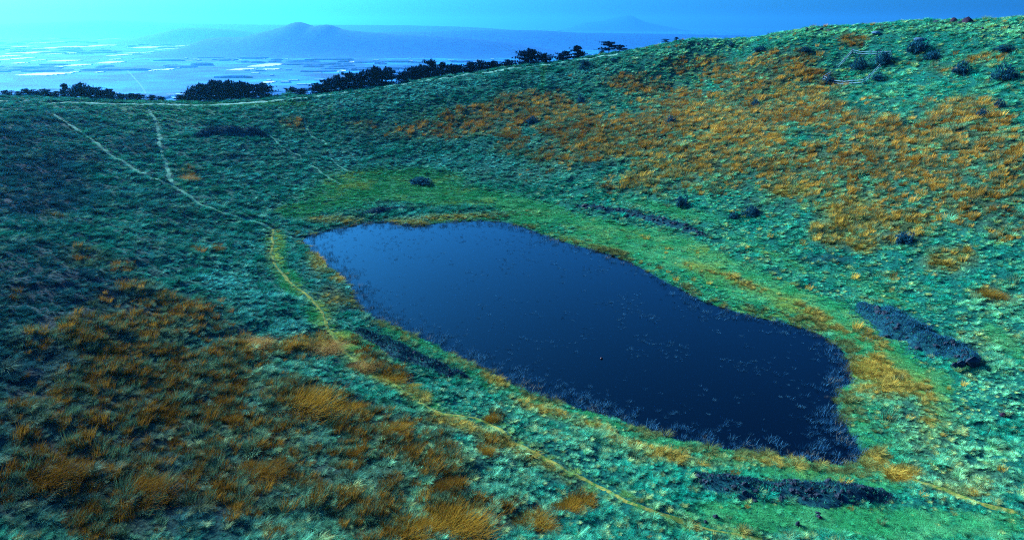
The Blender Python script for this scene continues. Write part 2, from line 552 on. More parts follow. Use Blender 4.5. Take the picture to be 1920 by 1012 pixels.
def mixin(base, c, w):
    return base * (1 - w[..., None]) + c * w[..., None]


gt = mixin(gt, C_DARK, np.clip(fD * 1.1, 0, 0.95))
gt = mixin(gt, C_ORNG, fO * 0.55)
gt = mixin(gt, C_LAWN, np.clip(fL * 1.2 - 0.1, 0, 1))
gt = mixin(gt, C_YELL, np.clip(fY * 0.75 * (0.4 + 1.2 * nz2), 0, 1))
gt = mixin(gt, np.array([0.008, 0.02, 0.03]), 1 - sstep(-1.0, 0.4, SDn))
nx, ny = len(GX), len(GY)
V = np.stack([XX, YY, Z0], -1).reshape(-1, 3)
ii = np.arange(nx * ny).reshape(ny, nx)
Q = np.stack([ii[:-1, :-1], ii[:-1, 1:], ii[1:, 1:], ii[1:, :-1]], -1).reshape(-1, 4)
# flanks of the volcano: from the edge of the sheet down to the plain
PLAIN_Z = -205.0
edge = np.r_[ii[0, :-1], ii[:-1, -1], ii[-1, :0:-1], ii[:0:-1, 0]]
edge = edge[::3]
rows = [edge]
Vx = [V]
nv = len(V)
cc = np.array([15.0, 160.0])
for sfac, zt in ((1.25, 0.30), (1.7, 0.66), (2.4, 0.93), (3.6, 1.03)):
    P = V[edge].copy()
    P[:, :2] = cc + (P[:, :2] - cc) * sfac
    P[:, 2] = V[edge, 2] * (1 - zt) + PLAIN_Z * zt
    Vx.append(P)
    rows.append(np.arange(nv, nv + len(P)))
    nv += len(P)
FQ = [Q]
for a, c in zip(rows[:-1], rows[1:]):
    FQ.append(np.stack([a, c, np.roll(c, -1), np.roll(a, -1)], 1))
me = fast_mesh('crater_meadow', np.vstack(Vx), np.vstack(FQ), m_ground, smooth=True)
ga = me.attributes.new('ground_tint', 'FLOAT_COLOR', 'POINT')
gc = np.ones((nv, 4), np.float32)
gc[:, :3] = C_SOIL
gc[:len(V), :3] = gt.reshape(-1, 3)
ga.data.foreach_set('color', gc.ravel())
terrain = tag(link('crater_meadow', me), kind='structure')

# ------------------------------------------------------------------ pond
m_water, nt, b = principled('pond_water', (0.0001, 0.0006, 0.0018), 0.03, 0.5)
b.inputs['IOR'].default_value = 1.33
b.inputs['Specular Tint'].default_value = (0.0, 0.12, 0.40, 1)
tc = nt.nodes.new('ShaderNodeTexCoord')
wnz = nt.nodes.new('ShaderNodeTexNoise')
wnz.inputs['Scale'].default_value = 1.3
wnz.inputs['Detail'].default_value = 5
bp = nt.nodes.new('ShaderNodeBump')
bp.inputs['Strength'].default_value = 0.02
bp.inputs['Distance'].default_value = 0.05
nt.links.new(tc.outputs['Object'], wnz.inputs['Vector'])
nt.links.new(wnz.outputs[0], bp.inputs['Height'])
nt.links.new(bp.outputs[0], b.inputs['Normal'])
big = PC + (shore - PC) * (1 + 3.0 / np.linalg.norm(shore - PC, axis=1))[:, None]
wv = [(p[0], p[1], 0.0) for p in big] + [(PC[0], PC[1], 0.0)]
wf = [(i, (i + 1) % len(big), len(big)) for i in range(len(big))]
pond = tag(new_obj('pond_water', wv, wf, m_water), kind='structure')

# ------------------------------------------------------------------ plain, hills
m_plain, nt, b = principled('plain_fields', rough=0.95, spec=0.05)
r, n = noise_color(nt, b, (0.001, 0.085, 0.30), (0.004, 0.23, 0.56), 0.005, 8, 0.35, 0.7, 'Object', (1.0, 1.0, 1.0))  # blue of the distant haze put into the field colours
vor = nt.nodes.new('ShaderNodeTexVoronoi')
vor.inputs['Scale'].default_value = 0.0034
hs = nt.nodes.new('ShaderNodeMix')
hs.data_type = 'RGBA'
hs.blend_type = 'MULTIPLY'
hs.inputs[0].default_value = 0.85
tcn = nt.nodes.new('ShaderNodeTexCoord')
bwn = nt.nodes.new('ShaderNodeRGBToBW')
cr = nt.nodes.new('ShaderNodeValToRGB')
cr.color_ramp.elements[0].color = (0.28, 0.28, 0.28, 1)
cr.color_ramp.elements[1].color = (1.5, 1.5, 1.5, 1)
nt.links.new(tcn.outputs['Object'], vor.inputs['Vector'])
nt.links.new(vor.outputs['Color'], bwn.inputs[0])
nt.links.new(bwn.outputs[0], cr.inputs[0])
nt.links.new(r.outputs[0], hs.inputs[6])
nt.links.new(cr.outputs[0], hs.inputs[7])
nt.links.new(hs.outputs[2], b.inputs['Base Color'])
FAR = 44000.0
rad = np.r_[0, 600, 1200, 1800, np.geomspace(2400, FAR, 26)]
ang = np.linspace(0, 2 * math.pi, 97)[:-1]
pv = np.array([(r_ * math.sin(a), r_ * math.cos(a), PLAIN_Z) for r_ in rad[1:] for a in ang])
na = len(ang)
pq = [(i * na + j, i * na + (j + 1) % na, (i + 1) * na + (j + 1) % na, (i + 1) * na + j) for i in range(len(rad) - 2) for j in range(na)]
plain = tag(link('coastal_plain', fast_mesh('coastal_plain', pv, pq, m_plain)), kind='structure')

m_hill, nt, b = principled('hill_woodland', rough=0.95, spec=0.05)
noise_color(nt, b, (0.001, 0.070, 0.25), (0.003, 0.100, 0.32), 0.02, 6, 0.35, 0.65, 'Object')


def ridge(name, prof, Y, depth, seed, rough_px=0.4, n_depth=14):
    """a range of hills whose outline passes through prof (photograph pixels) at distance Y; a real relief, depth metres deep"""
    prof = smooth_poly(prof, 6, closed=False)
    pts = np.array([on_depth(x, y, Y) for x, y in prof])
    xs = np.linspace(pts[0, 0], pts[-1, 0], 160)
    zs = np.interp(xs, pts[:, 0], pts[:, 2])
    zs += (fbm(xs, xs * 0, (xs[-1] - xs[0]) / 60, 4, seed) - 0.5) * rough_px * 2 * Y / FPX
    hgt = np.maximum(zs - PLAIN_Z, 0.0)
    kern = np.hanning(41)
    soft = np.convolve(np.pad(hgt, 20, mode='edge'), kern / kern.sum(), 'valid')
    vs_, fs_ = [], []
    for j in range(n_depth + 1):
        t = j / n_depth * 2 - 1
        prf = (math.cos(t * math.pi) * 0.5 + 0.5)
        yy = Y + t * depth
        nn = 1 + (fbm(xs, np.full_like(xs, yy), depth * 0.35, 4, seed + 1) - 0.5) * 0.35 * (1 - prf) * (abs(t) < 0.99)
        # the hill narrows with its own height
        mixh = hgt * (1 - min(1, 2.2 * abs(t))) + soft * min(1, 2.2 * abs(t))
        for x_, h_, q_ in zip(xs, mixh, nn):
            vs_.append((x_, yy, PLAIN_Z - 2 + h_ * prf * q_))
    m_ = len(xs)
    for j in range(n_depth):
        for i in range(m_ - 1):
            fs_.append((j * m_ + i, j * m_ + i + 1, (j + 1) * m_ + i + 1, (j + 1) * m_ + i))
    return tag(link(name, fast_mesh(name, vs_, fs_, m_hill, smooth=True)), kind='structure')


ridge('twin_peaked_hill', [(330, 97), (360, 86), (378, 76), (392, 72), (420, 70), (462, 69), (475, 65), (505, 57), (530, 50), (548, 43), (562, 41), (575, 44.5),
                           (588, 49.5), (600, 47.5), (616, 46), (630, 50), (642, 55), (665, 58), (700, 61), (740, 64), (790, 66), (860, 70), (960, 80), (1050, 97)], 6600, 900, 3, 0.6, 22)
ridge('low_ridge', [(660, 66), (720, 60), (800, 59), (870, 57), (900, 56.5), (960, 56.5), (1030, 58), (1080, 61), (1200, 63), (1400, 66), (1700, 70)], 9000, 1500, 5, 0.25)
ridge('far_ridge', [(-250, 52), (-60, 46), (60, 43), (150, 39.5), (185, 38), (250, 39.5), (330, 43), (480, 46), (700, 47), (800, 48.5), (900, 52), (1000, 60), (1080, 67)], 15000, 1800, 6, 0.2)
ridge('low_wooded_rise', [(240, 76.6), (285, 66), (335, 54), (370, 52.5), (420, 55), (470, 60), (520, 66)], 10500, 900, 9, 0.2)
ridge('island_mountain', [(1050, 57.5), (1072, 50), (1092, 44), (1110, 41.5), (1128, 40), (1142, 36), (1160, 31), (1176, 28.5), (1188, 31), (1204, 39), (1222, 44), (1250, 50), (1285, 57.5)], 26000, 1900, 8, 0.2)

# ------------------------------------------------------------------ haze: one closed box of pale blue air
m_haze = bpy.data.materials.new('haze_air')
m_haze.use_nodes = True
nt = m_haze.node_tree
nt.nodes.clear()
out = nt.nodes.new('ShaderNodeOutputMaterial')
pvn = nt.nodes.new('ShaderNodeVolumePrincipled')
pvn.inputs['Color'].default_value = (0.09, 0.58, 1.0, 1)
pvn.inputs['Density'].default_value = 0.000056
pvn.inputs['Anisotropy'].default_value = 0.75
nt.links.new(pvn.outputs[0], out.inputs['Volume'])
HX, HZ0, HZ1 = 46000.0, PLAIN_Z - 8.0, 366.0
hv = [(sx * HX, sy * HX, z) for z in (HZ0, HZ1) for sx, sy in ((-1, -1), (1, -1), (1, 1), (-1, 1))]
hf = [(3, 2, 1, 0), (4, 5, 6, 7), (0, 1, 5, 4), (1, 2, 6, 5), (2, 3, 7, 6), (3, 0, 4, 7)]
haze = tag(new_obj('haze', hv, hf, m_haze), kind='stuff')

# ------------------------------------------------------------------ foot tracks
def path_mat(name, c1, c2):
    m, nt, b = principled(name, rough=0.95, spec=0.05)
    noise_color(nt, b, c1, c2, 2.6, 6, 0.36, 0.64, 'Object')
    return m


m_track = path_mat('track_dust', (0.03, 0.16, 0.12), (0.15, 0.36, 0.29))
m_path_p = path_mat('path_pale', (0.015, 0.13, 0.09), (0.075, 0.26, 0.17))
m_path_y = path_mat('path_straw', (0.02, 0.11, 0.02), (0.22, 0.21, 0.045))


def path(name, px, width, mat, wob=0.35, pts=None):
    P = np.array([at(x, y)[:2] for x, y in px]) if pts is None else np.array(pts)
    P = smooth_poly(P, 8, closed=False)
    # even steps of about half a metre
    seg = np.r_[0, np.cumsum(np.linalg.norm(np.diff(P, axis=0), axis=1))]
    s = np.arange(0, seg[-1], 0.6)
    C = np.stack([np.interp(s, seg, P[:, 0]), np.interp(s, seg, P[:, 1])], 1)
    C[:, 0] += (fbm(s, s * 0, 4.0, 3, 3) - 0.5) * wob * 2
    T = np.gradient(C, axis=0)
    T /= np.linalg.norm(T, axis=1)[:, None] + 1e-9
    N = np.stack([-T[:, 1], T[:, 0]], 1)
    wl = width * 0.5 * (0.1 + 1.8 * fbm(s, s * 0 + 3, 1.6, 3, 4))
    wr = width * 0.5 * (0.1 + 1.8 * fbm(s, s * 0 + 9, 1.6, 3, 6))
    rows_ = [C + N * wl[:, None], C + N * (wl * 0.4)[:, None], C - N * (wr * 0.4)[:, None], C - N * wr[:, None]]
    lift = (0.02, 0.05, 0.05, 0.02)
    V_ = []
    for q, l in zip(rows_, lift):
        V_.append(np.c_[q, height(q[:, 0], q[:, 1]) + l])
    n_ = len(s)
    V_ = np.vstack(V_)
    F_ = [(r_ * n_ + i, r_ * n_ + i + 1, (r_ + 1) * n_ + i + 1, (r_ + 1) * n_ + i) for r_ in range(3) for i in range(n_ - 1)]
    tag(link(name, fast_mesh(name, V_, F_, mat, smooth=True)), kind='structure')
    return C


paths = []
paths.append(path('footpath', [(100, 214), (125, 231), (160, 255), (195, 282), (240, 310), (285, 335), (325, 350), (360, 372), (400, 392), (450, 408), (500, 424), (514, 430)], 1.05, m_path_p))
paths.append(path('footpath', [(278, 205), (289, 222), (297, 248), (300, 275), (311, 308), (317, 332), (328, 352)], 1.1, m_path_p))
paths.append(path('footpath', [(513, 430), (511, 455), (510, 482), (530, 515), (550, 535), (580, 555), (600, 580), (612, 610), (632, 642), (648, 662), (682, 692), (730, 716),
                               (770, 741), (822, 774), (870, 780), (912, 792), (960, 826), (1010, 852), (1060, 881), (1110, 906), (1160, 931), (1220, 957), (1290, 981), (1360, 998), (1440, 1014)], 0.52, m_path_y))
paths.append(path('footpath', [(503, 244), (520, 268), (545, 284), (565, 296), (560, 305), (590, 314), (612, 330), (640, 346)], 0.65, m_path_p))
paths.append(path('footpath', [(570, 222), (582, 254), (608, 266), (618, 285), (626, 303), (655, 322)], 0.65, m_path_p))
paths.append(path('footpath', [(1700, 896), (1740, 908), (1780, 921), (1840, 942), (1930, 968)], 0.6, m_path_y))
trk = [(p_[0], p_[1]) for p_ in (on_depth(x, y, Y) for x, y, Y in [(-60, 189, 226), (0, 190, 236), (100, 192, 249), (200, 194, 261), (300, 196, 271), (400, 196, 279), (480, 192, 283),
                                                              (560, 185, 286), (650, 174, 291), (740, 161, 297), (800, 152, 301), (880, 140, 305), (980, 125, 309), (1100, 109, 306), (1160, 100, 302)])]
paths.append(path('rim_track', None, 2.6, m_track, 0.2, trk))
fPath = np.full(XX.shape, 50.0)
PW = [0.25, 0.3, 0.0, 0.0, 0.0, 0.0, 1.3]
for C, pw in zip(paths, PW):
    j0, j1 = np.searchsorted(GY, [C[:, 1].min() - 4, C[:, 1].max() + 4])
    i0, i1 = np.searchsorted(GX, [C[:, 0].min() - 4, C[:, 0].max() + 4])
    fPath[j0:j1, i0:i1] = np.minimum(fPath[j0:j1, i0:i1], line_dist(XX[j0:j1, i0:i1], YY[j0:j1, i0:i1], C[::2]) - pw)

fY = np.maximum(fY, 0.55 * np.exp(-(line_dist(XX, YY, paths[2][::4]) / 1.0) ** 2))
fL = np.maximum(fL, 0.62 * np.exp(-(line_dist(XX, YY, paths[2][::4]) / 1.5) ** 2))
fL = np.maximum(fL, 0.45 * np.exp(-(line_dist(XX, YY, paths[0][::4]) / 1.2) ** 2))


# ------------------------------------------------------------------ grass
def leaf_material(name, attr_type, trans=0.35, col_=None):
    m = bpy.data.materials.new(name)
    m.use_nodes = True
    nt = m.node_tree
    nt.nodes.clear()
    o = nt.nodes.new('ShaderNodeOutputMaterial')
    a = nt.nodes.new('ShaderNodeAttribute')
    a.attribute_name = 'tint'
    a.attribute_type = attr_type
    s = nt.nodes.new('ShaderNodeAttribute')
    s.attribute_name = 'shade'
    mu = nt.nodes.new('ShaderNodeMix')
    mu.data_type = 'RGBA'
    mu.blend_type = 'MULTIPLY'
    mu.inputs[0].default_value = 1.0
    if col_ is None:
        nt.links.new(a.outputs['Color'], mu.inputs[6])
    else:
        mu.inputs[6].default_value = (*col_, 1)
    nt.links.new(s.outputs['Color'], mu.inputs[7])
    d = nt.nodes.new('ShaderNodeBsdfDiffuse')
    t = nt.nodes.new('ShaderNodeBsdfTranslucent')
    ms = nt.nodes.new('ShaderNodeMixShader')
    ms.inputs[0].default_value = trans
    nt.links.new(mu.outputs[2], d.inputs[0])
    nt.links.new(mu.outputs[2], t.inputs[0])
    nt.links.new(d.outputs[0], ms.inputs[1])
    nt.links.new(t.outputs[0], ms.inputs[2])
    nt.links.new(ms.outputs[0], o.inputs[0])
    return m


m_grass = leaf_material('grass_blades', 'INSTANCER', 0.20)


def blade_set(bx, by, bz, az, length, tilt0, bend, width, r, shade=(0.55, 1.5), segs=3, tip=None):
    """arching strips; all arguments arrays of one length; returns verts, quads, colour per vertex"""
    n = len(bx)
    t = np.linspace(0, 1, segs + 1)
    th = tilt0[:, None] + bend[:, None] * t[None]
    stp = (length / segs)[:, None]
    dx = np.cumsum(np.c_[np.zeros(n), np.sin(th[:, :-1]) * stp], 1)
    dz = np.cumsum(np.c_[np.zeros(n), np.cos(th[:, :-1]) * stp], 1)
    ca, sa = np.cos(az)[:, None], np.sin(az)[:, None]
    cxp = bx[:, None] + dx * ca
    cyp = by[:, None] + dx * sa
    czp = bz[:, None] + dz
    tw = r.uniform(-0.8, 0.8, n)[:, None]
    wx, wy = -np.sin(az[:, None] + tw), np.cos(az[:, None] + tw)
    wv_ = width[:, None] * (1 - 0.85 * t[None] ** 1.5) * 0.5
    L = np.stack([cxp - wx * wv_, cyp - wy * wv_, czp], -1)
    Rr = np.stack([cxp + wx * wv_, cyp + wy * wv_, czp], -1)
    Vv = np.stack([L, Rr], 2).reshape(n, -1, 3)
    k_ = 2 * (segs + 1)
    base = (np.arange(n) * k_)[:, None, None]
    q = np.array([[2 * i, 2 * i + 1, 2 * i + 3, 2 * i + 2] for i in range(segs)])[None]
    F_ = (base + q).reshape(-1, 4)
    sh = r.uniform(shade[0], shade[1], n)
    c = np.repeat(sh, k_)
    C_ = np.stack([c, c, c, np.ones_like(c)], 1)
    if tip is not None:
        tt = np.tile(np.repeat(t, 2), n)[:, None]
        C_[:, :3] *= 1 + (np.array(tip)[None] - 1) * tt
    return Vv.reshape(-1, 3), F_, C_


def shaded_mesh(name, V_, F_, C_, mat):
    me_ = fast_mesh(name, V_, F_, mat)
    a = me_.attributes.new('shade', 'FLOAT_COLOR', 'POINT')
    a.data.foreach_set('color', np.asarray(C_, np.float32).ravel())
    return me_


def tussock(seed, n=120, R_=0.5, H=0.66, lean=0.5, wid=0.026):
    r = np.random.default_rng(seed)
    rr_ = R_ * 0.55 * np.sqrt(r.random(n))
    pa = r.uniform(0, 2 * math.pi, n)
    bx, by = rr_ * np.cos(pa), rr_ * np.sin(pa)
    ox = np.cos(pa) * rr_ / R_ * 2.0 + lean + r.normal(0, 0.35, n)
    oy = np.sin(pa) * rr_ / R_ * 2.0 + r.normal(0, 0.35, n)
    az = np.arctan2(oy, ox)
    out_ = np.hypot(ox, oy)
    return blade_set(bx, by, np.full(n, -0.06), az, r.uniform(0.6, 1.15, n) * H * 1.25, 0.10 + 0.36 * out_ * r.uniform(0.4, 1.2, n), r.uniform(0.9, 2.3, n), r.uniform(0.6, 1.3, n) * wid, r,
                     (0.55, 1.45), 3, (1.25, 1.12, 1.05))


def reed_clump(seed, n=70, R_=0.55, H=1.25, lean=0.35, wid=0.04):
    r = np.random.default_rng(seed)
    rr_ = R_ * np.sqrt(r.random(n))
    pa = r.uniform(0, 2 * math.pi, n)
    bx, by = rr_ * np.cos(pa), rr_ * np.sin(pa)
    ox = np.cos(pa) * 0.35 + lean + r.normal(0, 0.25, n)
    oy = np.sin(pa) * 0.35 + r.normal(0, 0.25, n)
    return blade_set(bx, by, np.full(n, -0.05), np.arctan2(oy, ox), r.uniform(0.55, 1.1, n) * H, 0.08 + 0.3 * np.hypot(ox, oy), r.uniform(0.2, 0.9, n), r.uniform(0.6, 1.4, n) * wid, r, (0.5, 1.5), 3,
                     (1.3, 1.25, 1.3))


def water_stems(seed, n=22, R_=0.5, H=0.9):
    r = np.random.default_rng(seed)
    rr_ = R_ * np.sqrt(r.random(n))
    pa = r.uniform(0, 2 * math.pi, n)
    return blade_set(rr_ * np.cos(pa), rr_ * np.sin(pa), np.full(n, -0.3), r.uniform(0, 6.3, n), r.uniform(0.6, 1.3, n) * H, r.uniform(0.05, 0.5, n), r.uniform(0.1, 1.2, n), np.full(n, 0.035), r, (0.5, 1.5), 3)


PROTO = {}
for kind_, fn, cnt in (('tussock', tussock, 4), ('reed', reed_clump, 4), ('stem', water_stems, 3)):
    PROTO[kind_] = []
    for q in range(cnt):
        me_ = shaded_mesh(kind_ + '_blades', *fn(100 + q * 7), m_grass)
        PROTO[kind_].append(bpy.data.objects.new(kind_ + '_blades', me_))     # only a mesh source, not in the scene


def scatter(name, protos, P, rot, scl, tints, pick, label, cat, kind='stuff'):
    me_ = bpy.data.meshes.new(name)
    n = len(P)
    me_.vertices.add(n)
    me_.vertices.foreach_set('co', np.asarray(P, np.float32).ravel())

    def att(nm, tp, arr, prop):
        a = me_.attributes.new(nm, tp, 'POINT')
        a.data.foreach_set(prop, np.ascontiguousarray(arr).ravel())
    att('rot', 'FLOAT_VECTOR', np.asarray(rot, np.float32), 'vector')
    att('scl', 'FLOAT_VECTOR', np.asarray(scl, np.float32), 'vector')
    att('tint', 'FLOAT_COLOR', np.c_[tints, np.ones(n)].astype(np.float32), 'color')
    att('pick', 'INT', np.asarray(pick, np.int32), 'value')
    o = link(name, me_)
    ng = bpy.data.node_groups.new(name + '_scatter', 'GeometryNodeTree')
    ng.interface.new_socket('Geometry', in_out='INPUT', socket_type='NodeSocketGeometry')
    ng.interface.new_socket('Geometry', in_out='OUTPUT', socket_type='NodeSocketGeometry')
    gi = ng.nodes.new('NodeGroupInput')
    go = ng.nodes.new('NodeGroupOutput')
    iop = ng.nodes.new('GeometryNodeInstanceOnPoints')
    jn = ng.nodes.new('GeometryNodeJoinGeometry')
    for pr in protos:
        oi = ng.nodes.new('GeometryNodeObjectInfo')
        oi.inputs['Object'].default_value = pr
        oi.inputs['As Instance'].default_value = True
        ng.links.new(oi.outputs['Geometry'], jn.inputs[0])

    def named(nm, tp):
        x = ng.nodes.new('GeometryNodeInputNamedAttribute')
        x.data_type = tp
        x.inputs[0].default_value = nm
        return x.outputs[0]
    e2r = ng.nodes.new('FunctionNodeEulerToRotation')
    ng.links.new(named('rot', 'FLOAT_VECTOR'), e2r.inputs[0])
    ng.links.new(gi.outputs[0], iop.inputs['Points'])
    ng.links.new(jn.outputs[0], iop.inputs['Instance'])
    iop.inputs['Pick Instance'].default_value = True
    ng.links.new(named('pick', 'INT'), iop.inputs['Instance Index'])
    ng.links.new(e2r.outputs[0], iop.inputs['Rotation'])
    ng.links.new(named('scl', 'FLOAT_VECTOR'), iop.inputs['Scale'])
    ng.links.new(iop.outputs[0], go.inputs[0])
    md = o.modifiers.new('scatter', 'NODES')
    md.node_group = ng
    return tag(o, label, cat, None, kind)


# candidate places: everything the photograph sees, with a margin to each side
def candidates(dens, seed):
    r = np.random.default_rng(seed)
    n = int(420 * 320 * dens)
    x = r.uniform(-200, 220, n)
    y = r.uniform(28, 348, n)
    z = height(x, y)
    px, py, f = to_pixel(np.stack([x, y, z], 1))
    keep = (px > -260) & (px < 2180) & (py < 1120) & (f > 0)
    x, y, z, f, px, py = x[keep], y[keep], z[keep], f[keep], px[keep], py[keep]
    # leave out what lies over the crest on the hidden outer flank
    hid = np.zeros(len(x), bool)
    for t in (0.80, 0.86, 0.9, 0.94, 0.97):
        hid |= height(x * t, y * t) > (CAM_H + (z + 1.0 - CAM_H) * t)
    k_ = ~hid
    return x[k_], y[k_], z[k_], np.hypot(x[k_], y[k_]), r


def F(fld, x, y):
    return bil(GX, GY, fld, x, y)


WIND = R(28.0)
x, y, z, d, r = candidates(6.4, 21)
o_, l_, dk, pl, sd, ph, yl = (F(f_, x, y) for f_ in (fO, fL, fD, fP, SDn, fPath, fY))
n1_ = fbm(x, y, 1.5, 3, 31)
prob = np.clip(1.0 * (85 / d) ** 1.2, 0.30, 1.0) * (1 - 0.45 * o_) * (1 - 0.86 * sstep(0.35, 0.8, l_)) * (0.22 + 0.78 * sstep(0.40, 0.56, n1_ + 0.05))
prob *= (sd > 0.3) * (ph > 0.42)
k = r.random(len(x)) < prob
x, y, z, d, o_, l_, dk, pl, sd, yl = (a[k] for a in (x, y, z, d, o_, l_, dk, pl, sd, yl))
n = len(x)
c_teal = np.array([0.008, 0.270, 0.175])
c_pale = np.array([0.150, 0.520, 0.360])
c_blue = np.array([0.006, 0.052, 0.076])  # heather blue, also carries the painted shade of the left slope
c_green = np.array([0.024, 0.240, 0.080])
c_straw = np.array([0.340, 0.400, 0.110])
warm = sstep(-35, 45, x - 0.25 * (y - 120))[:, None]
tn = np.ones((n, 1)) * c_teal * (0.52 + 0.53 * warm)  # left side dimmed: slope shade put into the grass colour
rnd = r.random(n)
pw = np.clip(0.16 + 0.75 * pl + 0.9 * (rnd - 0.5) + 0.9 * (fbm(x, y, 6.0, 3, 41) - 0.5), 0, 1)
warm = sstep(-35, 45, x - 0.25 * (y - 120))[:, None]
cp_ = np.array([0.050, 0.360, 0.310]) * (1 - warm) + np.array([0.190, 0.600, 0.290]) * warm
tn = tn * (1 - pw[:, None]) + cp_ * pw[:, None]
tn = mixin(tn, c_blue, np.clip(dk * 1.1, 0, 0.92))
tn = mixin(tn, c_green, np.clip(l_ * 0.9 + 0.5 * (fbm(x, y, 11.0, 3, 43) - 0.55), 0, 0.9))
tn = mixin(tn, c_straw, np.clip(0.75 * yl + (0.15 + 0.5 * warm[:, 0]) * (rnd > 0.88) + 0.25 * o_, 0, 0.9))
tn *= r.uniform(0.45, 1.5, n)[:, None]
s_ = r.lognormal(-0.46, 0.30, n) * (0.80 + 0.55 * sstep(90, 220, d)) * (1 - 0.35 * l_) * (0.55 + 0.95 * fbm(x, y, 6.0, 3, 33))
scl = np.stack([s_ * r.uniform(0.95, 1.35, n), s_ * r.uniform(0.9, 1.2, n), s_ * r.uniform(0.65, 1.15, n)], 1)
rot = np.stack([r.normal(0, 0.12, n), r.normal(0, 0.12, n), WIND + r.normal(0, 0.6, n)], 1)
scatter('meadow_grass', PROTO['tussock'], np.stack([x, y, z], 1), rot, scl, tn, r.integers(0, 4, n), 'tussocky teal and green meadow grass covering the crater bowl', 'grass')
N_TUSS = n

# short turf of the flat ground
x, y, z, d, r = candidates(3.6, 22)
l_, sd, ph, yl, pl = (F(f_, x, y) for f_ in (fL, SDn, fPath, fY, fP))
k = (r.random(len(x)) < sstep(0.3, 0.7, l_) * np.clip(110 / d, 0.5, 1)) & (sd > 0.2) & (ph > 0.5)
x, y, z, d, l_, yl, pl = (a[k] for a in (x, y, z, d, l_, yl, pl))
n = len(x)
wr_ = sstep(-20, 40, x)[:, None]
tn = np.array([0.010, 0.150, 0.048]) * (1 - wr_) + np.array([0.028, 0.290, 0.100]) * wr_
tn = mixin(tn, np.array([0.115, 0.460, 0.200]), np.clip(2.2 * (fbm(x, y, 4.0, 4, 51) - 0.45), 0, 1) * (0.3 + 0.7 * wr_[:, 0]))
tn = mixin(tn, np.array([0.28, 0.36, 0.05]), np.clip(yl * 0.9 + 1.6 * (fbm(x, y, 8.0, 4, 52) - 0.57), 0, 0.85))
tn *= r.uniform(0.75, 1.25, n)[:, None]
s_ = r.uniform(0.4, 0.9, n) * (1 + 0.4 * sstep(120, 220, d))
scl = np.stack([s_ * 1.25, s_ * 1.25, s_ * r.uniform(0.16, 0.34, n)], 1)
rot = np.stack([r.normal(0, 0.05, n), r.normal(0, 0.05, n), WIND + r.normal(0, 1.0, n)], 1)
scatter('turf_grass', PROTO['tussock'], np.stack([x, y, z], 1), rot, scl, tn, r.integers(0, 4, n), 'short bright green turf on the flat ground round the pond', 'turf')
N_TURF = n

# dry orange silvergrass
x, y, z, d, r = candidates(5.0, 23)
o_, sd, ph, dk = (F(f_, x, y) for f_ in (fO, SDn, fPath, fD))
cl = fbm(x, y, 2.6, 4, 61)
k = (r.random(len(x)) < np.clip(sstep(0.12, 1.0, o_) * (0.22 + 1.0 * sstep(0.38, 0.62, cl)) + 0.05 * sstep(0.55, 0.7, cl) * sstep(0, 40, x), 0, 1) * np.clip(85 / d, 0.34, 1)) & (sd > 1.0) & (ph > 0.9) 
x, y, z, d, o_ = (a[k] for a in (x, y, z, d, o_))
n = len(x)
hue = np.clip(fbm(x, y, 12.0, 3, 62) * 1.6 - 0.35 + r.normal(0, 0.15, n), 0, 1)
tn = mixin(np.ones((n, 1)) * np.array([0.155, 0.070, 0.007]), np.array([0.320, 0.205, 0.030]), hue)
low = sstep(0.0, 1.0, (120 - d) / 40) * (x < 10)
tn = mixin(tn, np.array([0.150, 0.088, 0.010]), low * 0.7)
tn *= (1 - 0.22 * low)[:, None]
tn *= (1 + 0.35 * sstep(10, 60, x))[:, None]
tn = mixin(tn, np.array([0.340, 0.270, 0.045]), 0.7 * sstep(15, 6, z) * (x > 25))
tn = mixin(tn, np.array([0.035, 0.135, 0.075]), (r.random(n) < 0.42) * 0.85)
tn *= r.uniform(0.45, 1.5, n)[:, None]
s_ = r.lognormal(-0.55, 0.30, n) * (1 + 0.45 * sstep(110, 230, d))
scl = np.stack([s_ * 1.05, s_ * 1.05, s_ * r.uniform(0.7, 1.1, n)], 1)
rot = np.stack([r.normal(0, 0.1, n), r.normal(0, 0.1, n), WIND + r.normal(0, 0.5, n)], 1)
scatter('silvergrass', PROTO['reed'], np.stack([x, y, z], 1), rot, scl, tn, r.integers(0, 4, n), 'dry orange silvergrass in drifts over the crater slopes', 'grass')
N_SILV = n

# straw coloured sedge fringe at the shore
x, y, z, d, r = candidates(4.5, 24)
yl, sd, ph = (F(f_, x, y) for f_ in (fY, SDn, fPath))
fr = np.exp(-((sd - 1.2) / 1.5) ** 2) * 0.75
k = (r.random(len(x)) < np.clip(sstep(0.35, 0.8, yl + 0.7 * (fbm(x, y, 2.4, 3, 71) - 0.5)) + fr * sstep(0.45, 0.65, fbm(x, y, 5.0, 3, 72)), 0, 1)) & (sd > -0.4) & (ph > 0.6)
x, y, z, d, yl, sd = (a[k] for a in (x, y, z, d, yl, sd))
n = len(x)
tn = mixin(np.ones((n, 1)) * np.array([0.080, 0.130, 0.045]), np.array([0.340, 0.270, 0.045]), np.clip(yl * 1.1 + 0.5 * (r.random(n) - 0.5), 0, 1))
tn *= r.uniform(0.6, 1.3, n)[:, None]
s_ = r.lognormal(-0.45, 0.3, n)
scl = np.stack([s_ * 1.3, s_ * 1.2, s_ * r.uniform(0.7, 1.1, n)], 1)
rot = np.stack([r.normal(0, 0.1, n), r.normal(0, 0.1, n), WIND + r.normal(0, 0.8, n)], 1)
scatter('shore_sedge', PROTO['tussock'], np.stack([x, y, z], 1), rot, scl, tn, r.integers(0, 4, n), 'straw and olive sedge tufts fringing the pond shore', 'sedge')
N_SEDGE = n

